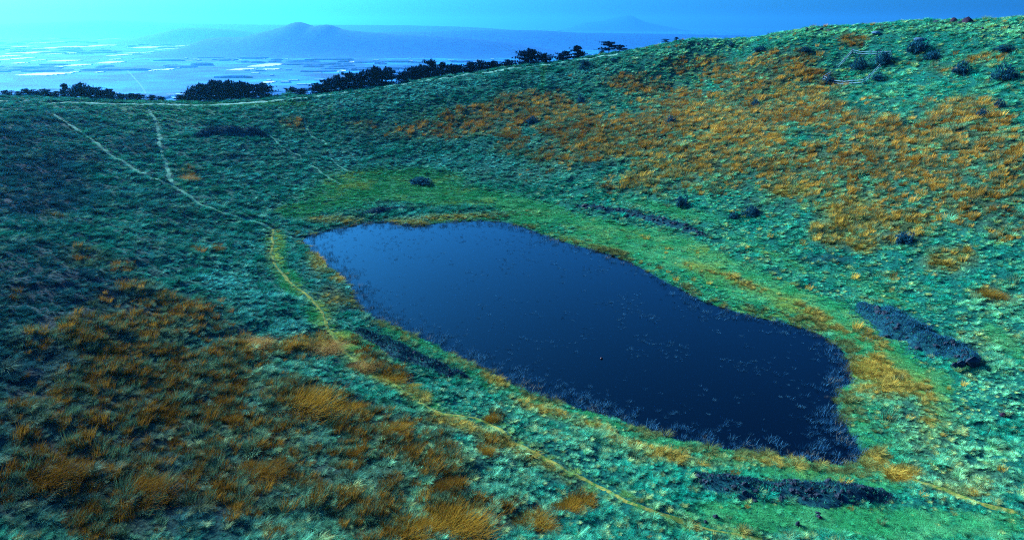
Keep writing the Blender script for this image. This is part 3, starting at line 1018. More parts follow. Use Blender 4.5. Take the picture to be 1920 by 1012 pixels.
# stems that stand in the water
r = np.random.default_rng(25)
n0 = 60000
x = r.uniform(shore[:, 0].min(), shore[:, 0].max(), n0)
y = r.uniform(shore[:, 1].min(), shore[:, 1].max(), n0)
sd = F(SDn, x, y)
dn = np.hypot(x - at(900, 690)[0], y - at(900, 690)[1])
near_side = sstep(0.0, 1.0, (F(XX * 0.0 + 1, x, y) * 0 + (PC[1] - y) / 45 + (PC[0] - x) / 70 + 0.25))
right_end = sstep(0.55, 1.0, (x - PC[0]) / 42)
far_side = sstep(0.4, 1.0, (y - PC[1]) / 50)
pat = fbm(x, y, 4.5, 4, 81)
dens = 0.55 * np.exp(sd / 2.6) * (0.25 + 0.75 * near_side) + 0.05 * np.exp(sd / 4) * right_end + 0.10 * far_side * np.exp(sd / 9) + 0.26 * sstep(0.53, 0.68, pat) * (0.35 + 0.65 * sstep(-30, 25, x - PC[0]))
k = (sd < 0.3) & (r.random(n0) < dens)
x, y, sd = x[k], y[k], sd[k]
n = len(x)
tn = mixin(np.ones((n, 1)) * np.array([0.006, 0.045, 0.100]), np.array([0.045, 0.170, 0.270]), r.random(n) ** 1.6)
tn = mixin(tn, np.array([0.20, 0.19, 0.10]), 0.6 * (r.random(n) < 0.12) * (sd > -2))
deep = sstep(-2.0, -6.0, sd)
s_ = r.uniform(0.5, 1.2, n) * (1 - 0.45 * deep)
scl = np.stack([s_, s_, s_ * r.uniform(0.7, 1.2, n) * (1 - 0.35 * deep)], 1)
rot = np.stack([r.normal(0, 0.1, n), r.normal(0, 0.1, n), r.uniform(0, 6.28, n)], 1)
scatter('water_reeds', PROTO['stem'], np.stack([x, y, np.zeros(n)], 1), rot, scl, tn, r.integers(0, 3, n), 'thin pale blue reeds standing in the pond water', 'reeds')
print('counts', N_TUSS, N_TURF, N_SILV, N_SEDGE, n)

# ------------------------------------------------------------------ materials of single things
m_pine = leaf_material('pine_needles', 'GEOMETRY', 0.10, (0.002, 0.012, 0.036))
m_shrub = leaf_material('shrub_leaves', 'GEOMETRY', 0.15, (0.010, 0.075, 0.110))
m_bramble = leaf_material('bramble_leaves', 'GEOMETRY', 0.12, (0.006, 0.034, 0.056))
m_gold = leaf_material('golden_blades', 'GEOMETRY', 0.25, (0.215, 0.130, 0.014))
m_peach = leaf_material('peach_blades', 'GEOMETRY', 0.25, (0.270, 0.180, 0.055))
m_brown = leaf_material('brown_blades', 'GEOMETRY', 0.25, (0.125, 0.070, 0.009))
m_strawy = leaf_material('straw_blades', 'GEOMETRY', 0.25, (0.240, 0.200, 0.030))
m_bluegr = leaf_material('blue_grass_blades', 'GEOMETRY', 0.20, (0.015, 0.095, 0.150))
m_weed = leaf_material('weed_blades', 'GEOMETRY', 0.2, (0.030, 0.240, 0.170))
m_bark, nt, b = principled('pine_bark', rough=0.9, spec=0.1)
noise_color(nt, b, (0.010, 0.012, 0.020), (0.040, 0.040, 0.055), 6.0)
m_basalt, nt, b = principled('basalt', rough=0.85, spec=0.2)
r_, n_ = noise_color(nt, b, (0.004, 0.009, 0.020), (0.020, 0.046, 0.068), 2.2, 6, 0.35, 0.75)
bp = nt.nodes.new('ShaderNodeBump')
bp.inputs['Distance'].default_value = 0.12
nt.links.new(n_.outputs[0], bp.inputs['Height'])
nt.links.new(bp.outputs[0], b.inputs['Normal'])
m_redrock, nt, b = principled('red_scoria', rough=0.9, spec=0.15)
noise_color(nt, b, (0.008, 0.010, 0.028), (0.034, 0.012, 0.028), 1.6, 5)
m_palerock, nt, b = principled('pale_rock', rough=0.85, spec=0.2)
noise_color(nt, b, (0.014, 0.060, 0.110), (0.045, 0.140, 0.200), 2.0, 6)
m_bank, nt, b = principled('bank_earth', rough=0.95, spec=0.05)
noise_color(nt, b, (0.002, 0.018, 0.034), (0.006, 0.060, 0.070), 1.8, 6)
m_rail, nt, b = principled('weathered_rail', rough=0.8, spec=0.2)
noise_color(nt, b, (0.05, 0.14, 0.21), (0.15, 0.29, 0.37), 1.2, 5, stretch=(0.6, 6, 6))
m_post, nt, b = principled('dark_post', rough=0.9, spec=0.1)
noise_color(nt, b, (0.02, 0.035, 0.07), (0.06, 0.09, 0.13), 3.0, 5)
m_plast, nt, b = principled('greenhouse_film', rough=0.45, spec=0.4)
noise_color(nt, b, (0.42, 0.58, 0.62), (0.62, 0.72, 0.70), 0.02, 4)
m_float, nt, b = principled('float_plastic', rough=0.5, spec=0.4)
noise_color(nt, b, (0.03, 0.006, 0.012), (0.07, 0.012, 0.015), 3.0, 3)


def tube(V_, F_, P, rads, n=6):
    b0 = len(V_)
    P = [Vector(p) for p in P]
    for i, p in enumerate(P):
        d_ = (P[min(i + 1, len(P) - 1)] - P[max(i - 1, 0)]).normalized()
        u = d_.orthogonal().normalized()
        w = d_.cross(u)
        for k_ in range(n):
            a = 2 * math.pi * k_ / n
            V_.append(tuple(p + (u * math.cos(a) + w * math.sin(a)) * rads[i]))
    for i in range(len(P) - 1):
        for k_ in range(n):
            F_.append((b0 + i * n + k_, b0 + i * n + (k_ + 1) % n, b0 + (i + 1) * n + (k_ + 1) % n, b0 + (i + 1) * n + k_))


def tufts(centers, size, per, r, flat=0.6, wid=0.16):
    """radial bunches of needles or leaves round each centre"""
    c = np.repeat(np.asarray(centers), per, axis=0)
    n = len(c)
    sz = np.repeat(np.asarray(size) * np.ones(len(centers)), per)
    az = r.uniform(0, 2 * math.pi, n)
    el = r.uniform(0.0, 2.2, n)
    return blade_set(c[:, 0], c[:, 1], c[:, 2], az, sz * r.uniform(0.6, 1.1, n), el, r.uniform(-0.3, 0.4, n), sz * wid * r.uniform(0.7, 1.3, n), r, (0.45, 1.7), 2)


# ------------------------------------------------------------------ pines: seven shapes of one metre height, scaled where they stand
def pine_shape(seed, form):
    r = np.random.default_rng(seed)
    V_, F_ = [], []
    cs = []
    lean = r.normal(0, 0.05, 2)
    top = 0.97
    tp = [(lean[0] * t * t + 0.02 * math.sin(5 * t + seed), lean[1] * t * t, -0.12 + (top + 0.12) * t) for t in np.linspace(0, 1, 8)]
    tube(V_, F_, tp, [0.040 * (1 - 0.86 * t) + 0.004 for t in np.linspace(0, 1, 8)], 7)
    nl = {'round': 30, 'flat': 15, 'cone': 28}[form]
    for i in range(nl):
        h = r.uniform(0.04, 0.96) if form != 'flat' else r.choice([0.42, 0.62, 0.78, 0.92]) + r.normal(0, 0.03)
        if form == 'round':
            reach = 0.44 * math.sqrt(max(0.06, 1 - ((h - 0.45) / 0.60) ** 2)) * r.uniform(0.6, 1.12)
        elif form == 'flat':
            reach = r.uniform(0.25, 0.56) * (1.15 - 0.4 * abs(h - 0.7))
        else:
            reach = 0.46 * (1.03 - h) ** 0.8 * r.uniform(0.7, 1.15)
        a = r.uniform(0, 2 * math.pi)
        t = (h + 0.12) / (top + 0.12)
        bx, by = lean[0] * t * t + 0.02 * math.sin(5 * t + seed), lean[1] * t * t
        rise = {'round': 0.22, 'flat': 0.12, 'cone': 0.06}[form] * reach + r.normal(0, 0.02)
        Pl = [(bx + math.cos(a) * reach * q, by + math.sin(a) * reach * q, h - 0.05 + rise * q * q) for q in (0, 0.35, 0.7, 1.0)]
        tube(V_, F_, Pl, [0.013, 0.010, 0.007, 0.003], 4)
        for q in np.linspace(0.25, 1.0, 6 if form != 'flat' else 8):
            for _ in range(3):
                sp_ = 0.05 + 0.05 * q
                cs.append((bx + math.cos(a) * reach * q + r.normal(0, sp_), by + math.sin(a) * reach * q + r.normal(0, sp_), h - 0.05 + rise * q * q + abs(r.normal(0, 0.025))))
    for _ in range(10):
        cs.append((lean[0] + r.normal(0, 0.03), lean[1] + r.normal(0, 0.03), r.uniform(0.85, 1.0)))
    tr = bpy.data.meshes.new('pine_trunk')
    tr.from_pydata(V_, [], F_)
    tr.materials.append(m_bark)
    cr_ = shaded_mesh('pine_crown', *tufts(cs, 0.125, 13, r, wid=0.22), m_pine)
    return tr, cr_


PINES = {f_: [pine_shape(40 + i * 5 + 17 * j, f_) for i in range(3)] for j, f_ in enumerate(('round', 'flat', 'cone'))}
ORD = ['first', 'second', 'third', 'fourth', 'fifth', 'sixth', 'seventh', 'eighth', 'ninth', 'tenth', 'eleventh', 'twelfth', 'thirteenth', 'fourteenth', 'fifteenth', 'sixteenth', 'seventeenth',
       'eighteenth', 'nineteenth', 'twentieth']


def rim_depth(px):
    xs_ = [q[0] for q in rim]
    return float(np.interp(px, xs_, [q[2] for q in rim]))


def pine(px, top, wide, form, behind, label, group):
    """wide: width of the crown in photograph pixels"""
    Y = rim_depth(px) + behind
    p = on_depth(px, top, Y)
    g = float(height(p[0], p[1]))
    h = max(p[2] - g, 1.6)
    o = empty('pine_tree', (p[0], p[1], g), random.uniform(0, 6.28))
    tr, cr_ = random.choice(PINES[form])
    w = wide / FPX * Y
    sx = max(min(w / 0.85, h * 1.7), h * 0.55)
    for nm, me_ in (('trunk', tr), ('crown', cr_)):
        c = link(nm, me_, o)
        c.scale = (sx, sx, h)
    return tag(o, label, 'pine tree', group)


rows_p = {
    'pines of the row along the left rim': [(12, 169, 26, 'round'), (34, 172, 22, 'round'), (50, 166, 26, 'round'), (68, 171, 22, 'round'), (84, 167, 28, 'round'), (101, 172, 20, 'round'), (120, 158, 22, 'cone'),
                                            (136, 165, 24, 'round'), (151, 156, 28, 'round'), (168, 164, 28, 'round'), (184, 165, 28, 'round'), (198, 168, 24, 'round'), (210, 172, 20, 'cone'), (225, 176, 20, 'round'),
                                            (243, 175, 26, 'round'), (260, 176, 24, 'round'), (283, 178, 24, 'round'), (302, 181, 18, 'round')],
    'pines of the dense clump behind the rim track': [(336, 178, 26, 'round'), (352, 170, 30, 'round'), (372, 157, 36, 'round'), (392, 153, 38, 'round'), (412, 152, 38, 'round'), (430, 151, 36, 'round'), (448, 153, 36, 'round'), (464, 160, 30, 'round')],
    'pines of the long row climbing the rim': [(545, 163, 22, 'round'), (566, 166, 26, 'round'), (596, 156, 30, 'round'), (614, 147, 34, 'round'), (636, 141, 32, 'round'), (656, 137, 34, 'round'), (677, 134, 34, 'round'), (700, 125, 36, 'round'), (723, 126, 36, 'round'),
                                               (755, 136, 24, 'round'), (771, 126, 30, 'round'), (789, 122, 30, 'round'), (808, 114, 34, 'round'), (829, 118, 28, 'cone'), (846, 121, 30, 'round'), (863, 121, 30, 'round'), (880, 118, 28, 'round'), (897, 113, 30, 'round'), (926, 115, 32, 'round'), (953, 112, 34, 'round')],
}
PLACE = {'pines of the row along the left rim': ('low dark pine, {} from the left edge in the row along the left rim', 20), 'pines of the dense clump behind the rim track': ('dark pine, {} from the left in the dense clump behind the rim track', 22),
         'pines of the long row climbing the rim': ('dark pine, {} from the left in the long row climbing the rim', 16)}
for g_, lst in rows_p.items():
    txt, bh = PLACE[g_]
    for i, (a, t, w, f_) in enumerate(lst):
        pine(a, t, w * 1.0, f_, bh + random.uniform(-3, 5), txt.format(ORD[i]), g_)
pine(492, 156, 34, 'round', 20, 'single round pine standing just right of the dense clump', 'lone pines on the rim')
pine(990, 92, 42, 'round', 13, 'broad tall pine at the left of the ridge group', 'lone pines on the rim')
pine(1022, 100, 34, 'round', 14, 'low rounded pine tucked beside the broad tall pine', 'lone pines on the rim')
pine(1055, 97, 32, 'round', 14, 'squat pine left of the pointed pine on the ridge', 'lone pines on the rim')
pine(1082, 87, 32, 'cone', 13, 'pointed cone shaped pine on the ridge', 'lone pines on the rim')
pine(1128, 96, 20, 'round', 10, 'small spreading pine at the left foot of the gnarled pair', 'lone pines on the rim')
pine(1143, 79, 27, 'flat', 10, 'gnarled layered pine, taller of the pair on bare ridge', 'lone pines on the rim')
pine(1163, 84, 20, 'flat', 10, 'slim leaning pine right of the gnarled layered pine', 'lone pines on the rim')
pine(1249, 77, 26, 'flat', 6, 'tiny flat pine on the bare ridge towards the right', 'lone pines on the rim')
pine(1269, 74, 12, 'cone', 6, 'tiny narrow pine, rightmost tree on the ridge', 'lone pines on the rim')


# ------------------------------------------------------------------ shrubs
def shrub_shape(seed):
    r = np.random.default_rng(seed)
    cs, V_, F_ = [], [], []
    for i in range(9):
        a, e = r.uniform(0, 6.28), r.uniform(0.3, 1.25)
        L = r.uniform(0.6, 1.0)
        Pl = [(math.cos(a) * math.cos(e) * L * q * (1 + 0.2 * q), math.sin(a) * math.cos(e) * L * q * (1 + 0.2 * q), -0.08 + math.sin(e) * L * q) for q in (0, 0.35, 0.7, 1.0)]
        tube(V_, F_, Pl, [0.035, 0.025, 0.016, 0.006], 4)
    for i in range(210):
        a, u = r.uniform(0, 6.28), r.random() ** 0.45
        e = math.asin(r.random() ** 0.8)
        w = u * (0.8 + 0.35 * math.sin(a * 3 + seed) * math.cos(a * 2))
        cs.append((math.cos(a) * math.cos(e) * w, math.sin(a) * math.cos(e) * w, max(0.02, math.sin(e) * w * 0.95)))
    st = bpy.data.meshes.new('shrub_stems')
    st.from_pydata(V_, [], F_)
    st.materials.append(m_bark)
    return st, shaded_mesh('shrub_leaves', *tufts(cs, 0.24, 9, r, wid=0.22), m_shrub)


SHRUBS = [shrub_shape(300 + i) for i in range(3)]


def shrub(px, py, rx, ry, label, group='dark shrubs on the right hand slope'):
    p = at(px, py + ry * 0.7)
    dist = np.linalg.norm(p - np.array([0, 0, CAM_H]))
    o = empty('shrub', p, random.uniform(0, 6.28))
    st, lf = random.choice(SHRUBS)
    sx, sz = rx / FPX * dist, 1.75 * ry / FPX * dist
    for nm, me_ in (('stems', st), ('foliage', lf)):
        c = link(nm, me_, o)
        c.scale = (sx, sx, sz)
    return tag(o, label, 'shrub', group)


for a in [(1885, 140, 22, 15, 'dark round shrub near the right edge, below the skyline boulders'), (1800, 131, 18, 12, 'dark shrub between the fence and the round shrub at right edge'),
          (1718, 90, 22, 13, 'big loose dark shrub right above the fenced plot'), (1746, 107, 16, 10, 'small shrub joined to lower right of the big loose shrub'), (1657, 112, 20, 14, 'dark shrub growing at the right side of the fence'),
          (1555, 152, 12, 9, 'dark shrub at the left end of the near fence rails'), (1645, 146, 13, 8, 'low shrub just outside the right corner of the fence'), (1612, 122, 17, 13, 'nearly black shrub inside the fenced plot'),
          (1424, 93, 16, 6, 'low bluish shrub below the bare ridge, left of the fence'), (1372, 84, 8, 5, 'tiny dark shrub close under the bare ridge'), (1510, 93, 12, 5, 'small bluish shrub in the pale grass left of the fence'),
          (1259, 226, 13, 8, 'blue shrub alone among the orange grass, middle of slope'), (1090, 187, 10, 9, 'upright dark shrub at the upper left of the orange drifts'), (997, 226, 14, 9, 'dark shrub above the bright orange clump on far slope'),
          (1277, 378, 17, 12, 'round black green shrub at the foot of the slope'), (1412, 397, 20, 11, 'broad dark shrub on the slope above the far stone row'), (1694, 448, 20, 12, 'grey blue shrub low on the right slope'),
          (1880, 92, 18, 6, 'low spreading shrub near right edge, above the round shrub'), (1872, 196, 10, 8, 'small dark shrub in orange grass below the round shrub'), (1840, 214, 12, 8, 'bluish shrub beside orange grass at the far right'),
          (1415, 195, 10, 8, 'small blue shrub amid the upper orange drift'), (1375, 405, 12, 8, 'small shrub just left of the broad dark shrub')]:
    shrub(*a)
for a in [(1096, 118, 13, 6, 'low bush on the ridge below the pointed pine'), (1151, 113, 8, 4, 'little bush below the gnarled pines'), (1091, 127, 9, 5, 'dark bush on the slope just under the ridge bush'), (787, 338, 26, 7, 'low dark bush mound on the green far meadow')]:
    shrub(*a, group='bushes along the far side')


# ------------------------------------------------------------------ boulders
def stone_mesh(seed, mat, sub=2, jag=0.28):
    r = random.Random(seed)
    bm = bmesh.new()
    bmesh.ops.create_icosphere(bm, subdivisions=sub, radius=1.0)
    offs = [(Vector((r.uniform(-1, 1), r.uniform(-1, 1), r.uniform(-1, 1))).normalized(), r.uniform(0.35, 0.8)) for _ in range(9)]
    for v in bm.verts:
        d_ = v.co.normalized()
        s = 1.0
        for n_, c_ in offs:
            q = d_.dot(n_)
            if q > c_:
                s = min(s, c_ / q + 0.12)
        v.co = d_ * (s + r.uniform(-jag, jag) * 0.18)
    me_ = bpy.data.meshes.new('stone')
    bm.to_mesh(me_)
    bm.free()
    me_.materials.append(mat)
    return me_


BOULD = {'dark': [stone_mesh(i, m_basalt) for i in range(4)], 'red': [stone_mesh(20 + i, m_redrock) for i in range(3)], 'pale': [stone_mesh(30 + i, m_palerock) for i in range(3)]}


def boulder(px, py, w, h, kind_, label, Y=None):
    """w, h in photograph pixels"""
    if Y is None:
        p = at(px, py + h * 0.4)
    else:
        p = on_depth(px, py, Y)
        p[2] = float(height(p[0], p[1]))
    dist = np.linalg.norm(p - np.array([0, 0, CAM_H]))
    o = link('boulder', random.choice(BOULD[kind_]), None, p)
    sx = 0.5 * w / FPX * dist
    sz = 0.62 * h / FPX * dist
    o.scale = (sx, sx * 0.9, sz)
    o.location.z += sz * 0.45
    o.rotation_euler.z = random.uniform(0, 6)
    return tag(o, label, 'boulder', 'boulders on the skyline and slope')


for px, py, w, h, k_, lab, Y in [
    (1756, 42, 12, 6, 'dark', 'low dark boulder on the skyline, left of the two reddish ones', 240), (1788, 44, 11, 10, 'red', 'squarish reddish black boulder on the skyline', 237), (1798, 46, 8, 5, 'dark', 'small flat stone between the two reddish skyline boulders', 234),
    (1814, 44, 17, 12, 'red', 'largest rounded reddish boulder on the skyline', 234), (1540, 56, 8, 5, 'dark', 'left stone of the pair on the skyline above the fence', 264), (1554, 54, 10, 5, 'dark', 'right stone of the pair on the skyline above the fence', 262),
    (1512, 60, 7, 5, 'dark', 'single small stone on the skyline, left of the stone pair', 267), (1486, 64, 8, 5, 'dark', 'right one of two touching stones further down the skyline', 270), (1478, 66, 5, 4, 'dark', 'left one of two touching stones further down the skyline', 271),
    (1842, 54, 7, 5, 'dark', 'small dark stone just below the skyline at far right', None), (1642, 62, 17, 6, 'pale', 'pale blue boulder on the hilltop above the fence', None), (1722, 74, 17, 6, 'pale', 'pale blue slab above the big loose shrub', None),
    (1292, 81, 7, 4, 'dark', 'small stone on the ridge right of the last pine', 292), (1311, 78, 8, 4, 'dark', 'middle stone on the ridge right of the last pine', 290), (1326, 76, 6, 4, 'dark', 'third little stone on the ridge right of the last pine', 288),
    (1880, 776, 10, 8, 'red', 'dark red stone in the tussocks at the right edge', None), (1495, 980, 9, 11, 'dark', 'small upright dark stone on the turf below the stone bank', None), (1537, 968, 8, 6, 'red', 'small red stone on the turf below the stone bank', None),
    (1340, 966, 12, 9, 'dark', 'dark stone at the left below the stone bank', None), (1322, 976, 8, 6, 'dark', 'small dark stone beside the straw path at bottom', None)]:
    boulder(px, py, w, h, k_, lab, Y)


# ------------------------------------------------------------------ stone banks and thickets
STONES = [stone_mesh(60 + i, m_basalt, 1) for i in range(7)]


def bank(name, spine_px, width, tall, n_stone, label, cat, leaf_mat, n_leaf, leaf_len, stone=(0.25, 0.6), seed=1, end_rock=False):
    r = np.random.default_rng(seed)
    S = smooth_poly([at(x, y)[:2] for x, y in spine_px], 6, closed=False)
    seg = np.r_[0, np.cumsum(np.linalg.norm(np.diff(S, axis=0), axis=1))]
    L = seg[-1]
    mid = np.array([np.interp(L / 2, seg, S[:, 0]), np.interp(L / 2, seg, S[:, 1])])
    zm = float(height(mid[0], mid[1]))
    root = empty(name, (mid[0], mid[1], zm))
    tag(root, label, cat, 'dark banks and thickets round the pond')

    def frame(s):
        c = np.stack([np.interp(s, seg, S[:, 0]), np.interp(s, seg, S[:, 1])], -1)
        c2 = np.stack([np.interp(s + 0.4, seg, S[:, 0]), np.interp(s + 0.4, seg, S[:, 1])], -1)
        c1 = np.stack([np.interp(s - 0.4, seg, S[:, 0]), np.interp(s - 0.4, seg, S[:, 1])], -1)
        t = c2 - c1
        t /= np.linalg.norm(t, axis=-1, keepdims=True) + 1e-9
        return c, np.stack([-t[..., 1], t[..., 0]], -1)

    def surf(s, v):
        """world point on the bank: s along it, v in -1..1 across"""
        c, nn = frame(s)
        wl = width * 0.5 * np.clip(np.sin(np.clip(s / L, 0.0, 1.0) * math.pi), 0, 1) ** 0.45 * (0.25 + 1.35 * fbm(s, s * 0 + np.sign(v) * 7.0, 3.5, 3, seed))
        p = c + nn * (v * wl)[..., None]
        hh = tall * np.clip(1 - v * v, 0, 1) * np.clip(np.sin(np.clip(s / L, 0.0, 1.0) * math.pi), 0, 1) ** 0.5 * (0.55 + 0.9 * fbm(p[..., 0], p[..., 1], 2.2, 3, seed + 3))
        return np.concatenate([p, (height(p[..., 0], p[..., 1]) + hh - 0.04)[..., None]], -1) - np.array([mid[0], mid[1], zm])

    ns = int(max(10, L / 0.7))
    sg, vg = np.meshgrid(np.linspace(0, L, ns), np.linspace(-1, 1, 9))
    P = surf(sg, vg)
    idx = np.arange(P.shape[0] * P.shape[1]).reshape(P.shape[:2])
    q = np.stack([idx[:-1, :-1], idx[:-1, 1:], idx[1:, 1:], idx[1:, :-1]], -1).reshape(-1, 4)
    link('earth', fast_mesh('earth', P.reshape(-1, 3), q, m_bank, smooth=True), root)
    for i in range(n_stone):
        p = surf(np.array(r.uniform(0.03, 0.97) * L), np.array(np.clip(r.normal(0, 0.6), -1.45, 1.45)))
        o = link('stone', STONES[int(r.integers(0, 7)) if r.random() < 0.5 else int(r.integers(0, 6))], root, p)
        s = r.uniform(*stone) * (1.5 if r.random() < 0.12 else 1.0)
        o.scale = (s * r.uniform(0.8, 1.3), s * r.uniform(0.8, 1.2), s * r.uniform(0.55, 0.95))
        o.rotation_euler = (r.normal(0, 0.3), r.normal(0, 0.3), r.uniform(0, 6.3))
    if end_rock:
        p = surf(np.array(0.97 * L), np.array(-0.2))
        for dx_, s in ((0.0, 1.25), (-1.7, 0.8), (-2.6, 0.6)):
            o = link('stone', STONES[2], root, p + np.array([dx_, -0.4 + 0.2 * dx_, 0.25 * s]))
            o.scale = (s * 1.3, s * 0.9, s * 0.85)
    if n_leaf:
        sv, vv = r.uniform(0.01, 0.99, n_leaf) * L, np.clip(r.normal(0, 0.7, n_leaf), -1.6, 1.6)
        c = surf(sv, vv)
        bl = shaded_mesh('tangle', *tufts(c, leaf_len, 7, r, wid=0.10), leaf_mat)
        o = link('tangle', bl, root)
        o['kind'] = 'stuff'
        nw = n_leaf // 4
        c = surf(r.uniform(0.0, 1.0, nw) * L, np.clip(r.normal(0, 1.0, nw), -1.9, 1.9))
        o = link('weeds', shaded_mesh('weeds', *tufts(c, 0.42, 8, r, wid=0.07), m_weed), root)
        o['kind'] = 'stuff'
    return root


bank('bramble_thicket', [(368, 258), (400, 250), (440, 249), (480, 252), (498, 258)], 8.5, 1.7, 0, 'large dark bramble thicket on the far left slope below rim track', 'thicket', m_bramble, 1700, 0.7, seed=1)
bank('bramble_thicket', [(668, 403), (700, 398), (745, 394), (778, 393)], 3.4, 0.8, 14, 'thin dark thicket just behind the far shore of the pond', 'thicket', m_bramble, 600, 0.42, (0.2, 0.4), seed=2)
bank('stone_row', [(1072, 383), (1130, 393), (1190, 404), (1240, 415), (1290, 430), (1338, 447)], 3.4, 0.75, 90, 'long dark row of rubble stones between green flat and slope', 'stone bank', m_bramble, 800, 0.42, (0.25, 0.55), seed=3)
bank('stone_bank', [(1606, 572), (1650, 592), (1700, 618), (1750, 644), (1790, 666), (1828, 690)], 6.2, 1.35, 46, 'grass grown blue stone bank with black rock at its end', 'stone bank', m_bluegr, 2600, 0.5, (0.25, 0.6), seed=4, end_rock=True)
bank('bramble_bank', [(668, 618), (710, 640), (760, 665), (820, 690), (880, 712)], 4.2, 0.9, 34, 'dark purple bramble bank along the near left shore', 'thicket', m_bramble, 1400, 0.5, (0.2, 0.42), seed=5)
bank('rubble_bank', [(1300, 886), (1360, 908), (1430, 918), (1500, 920), (1570, 922), (1640, 926), (1684, 940)], 4.8, 0.85, 150, 'wide dark basalt rubble bank in front of the near shore', 'stone bank', m_bramble, 1500, 0.36, (0.16, 0.42), seed=6)


# ------------------------------------------------------------------ rail fence of the plot on the slope
def bar(name, a, b_, w, h, mat, parent, org):
    a, b_ = np.asarray(a) - org, np.asarray(b_) - org
    d_ = b_ - a
    Ln = np.linalg.norm(d_)
    V_ = [(x_, y_, z_) for x_ in (0, Ln * 0.5, Ln) for y_, z_ in ((-w / 2, -h / 2), (w / 2, -h / 2), (w / 2, h / 2), (-w / 2, h / 2))]
    V_ = [(x_, y_, z_ - 0.05 * (abs(x_ - Ln * 0.5) < 0.01) + 0.0) for x_, y_, z_ in V_]
    F_ = [(3, 2, 1, 0), (8, 9, 10, 11)] + [(s * 4 + k_, s * 4 + (k_ + 1) % 4, s * 4 + 4 + (k_ + 1) % 4, s * 4 + 4 + k_) for s in range(2) for k_ in range(4)]
    o = new_obj(name, V_, F_, mat, parent, loc=[float(c) for c in a])
    o.rotation_mode = 'QUATERNION'
    o.rotation_quaternion = Vector((float(d_[0]), float(d_[1]), float(d_[2]))).to_track_quat('X', 'Z')
    return o


fa, fb, fc, fd, fe = (at(*q) for q in ((1543, 151), (1619, 158), (1651, 126), (1597, 101), (1669, 105)))
fence = tag(empty('rail_fence', fa), 'old weathered rail fence around a plot on the right slope', 'fence')
for A_, B_, cnt in ((fa, fb, 4), (fb, fc, 3), (fa, fd, 4), (fd, fe, 4)):
    pts = [A_ + (B_ - A_) * t for t in np.linspace(0, 1, cnt + 1)]
    for q in pts:
        q[2] = float(height(q[0], q[1]))
    for i, q in enumerate(pts):
        if i == 0 and A_ is not fa:
            continue
        lean_ = np.array([random.uniform(-0.1, 0.1), random.uniform(-0.1, 0.1), 0])
        bar('post', q + np.array([0, 0, -0.3]), q + lean_ + np.array([0, 0, 1.55]), 0.2, 0.2, m_post, fence, fa)
    for i in range(cnt):
        for zz in (1.30, 0.62):
            if A_ is fa and B_ is fd and i == 1:
                continue
            u1, u2 = random.uniform(-0.06, 0.06), random.uniform(-0.06, 0.06)
            bar('rail', pts[i] + np.array([0, -0.16, zz + u1]), pts[i + 1] + np.array([0, -0.16, zz + u2]), 0.09, 0.15, m_rail, fence, fa)


# ------------------------------------------------------------------ single clumps of tall grass that stand out
def big_clump(seed, mat, n=1700):
    r = np.random.default_rng(seed)
    bx, by = r.normal(0, 0.40, n), r.normal(0, 0.40, n)
    lob = r.integers(0, 5, n)
    bx += np.array([0, 0.75, -0.7, 0.25, -0.3])[lob]
    by += np.array([0, 0.3, 0.4, -0.75, 0.8])[lob]
    ox, oy = bx * 0.7 + 0.35 + r.normal(0, 0.25, n), by * 0.7 + r.normal(0, 0.25, n)
    fall = np.exp(-(bx ** 2 + by ** 2) * 0.9)
    return shaded_mesh('clump', *blade_set(bx, by, np.full(n, -0.05), np.arctan2(oy, ox), (0.55 + 0.5 * fall) * r.uniform(0.6, 1.1, n), 0.08 + 0.34 * np.hypot(ox, oy), r.uniform(0.3, 1.7, n), r.uniform(0.6, 1.5, n) * 0.011, r, (0.4, 1.6), 3,
                                           (1.3, 1.25, 1.3)), mat)


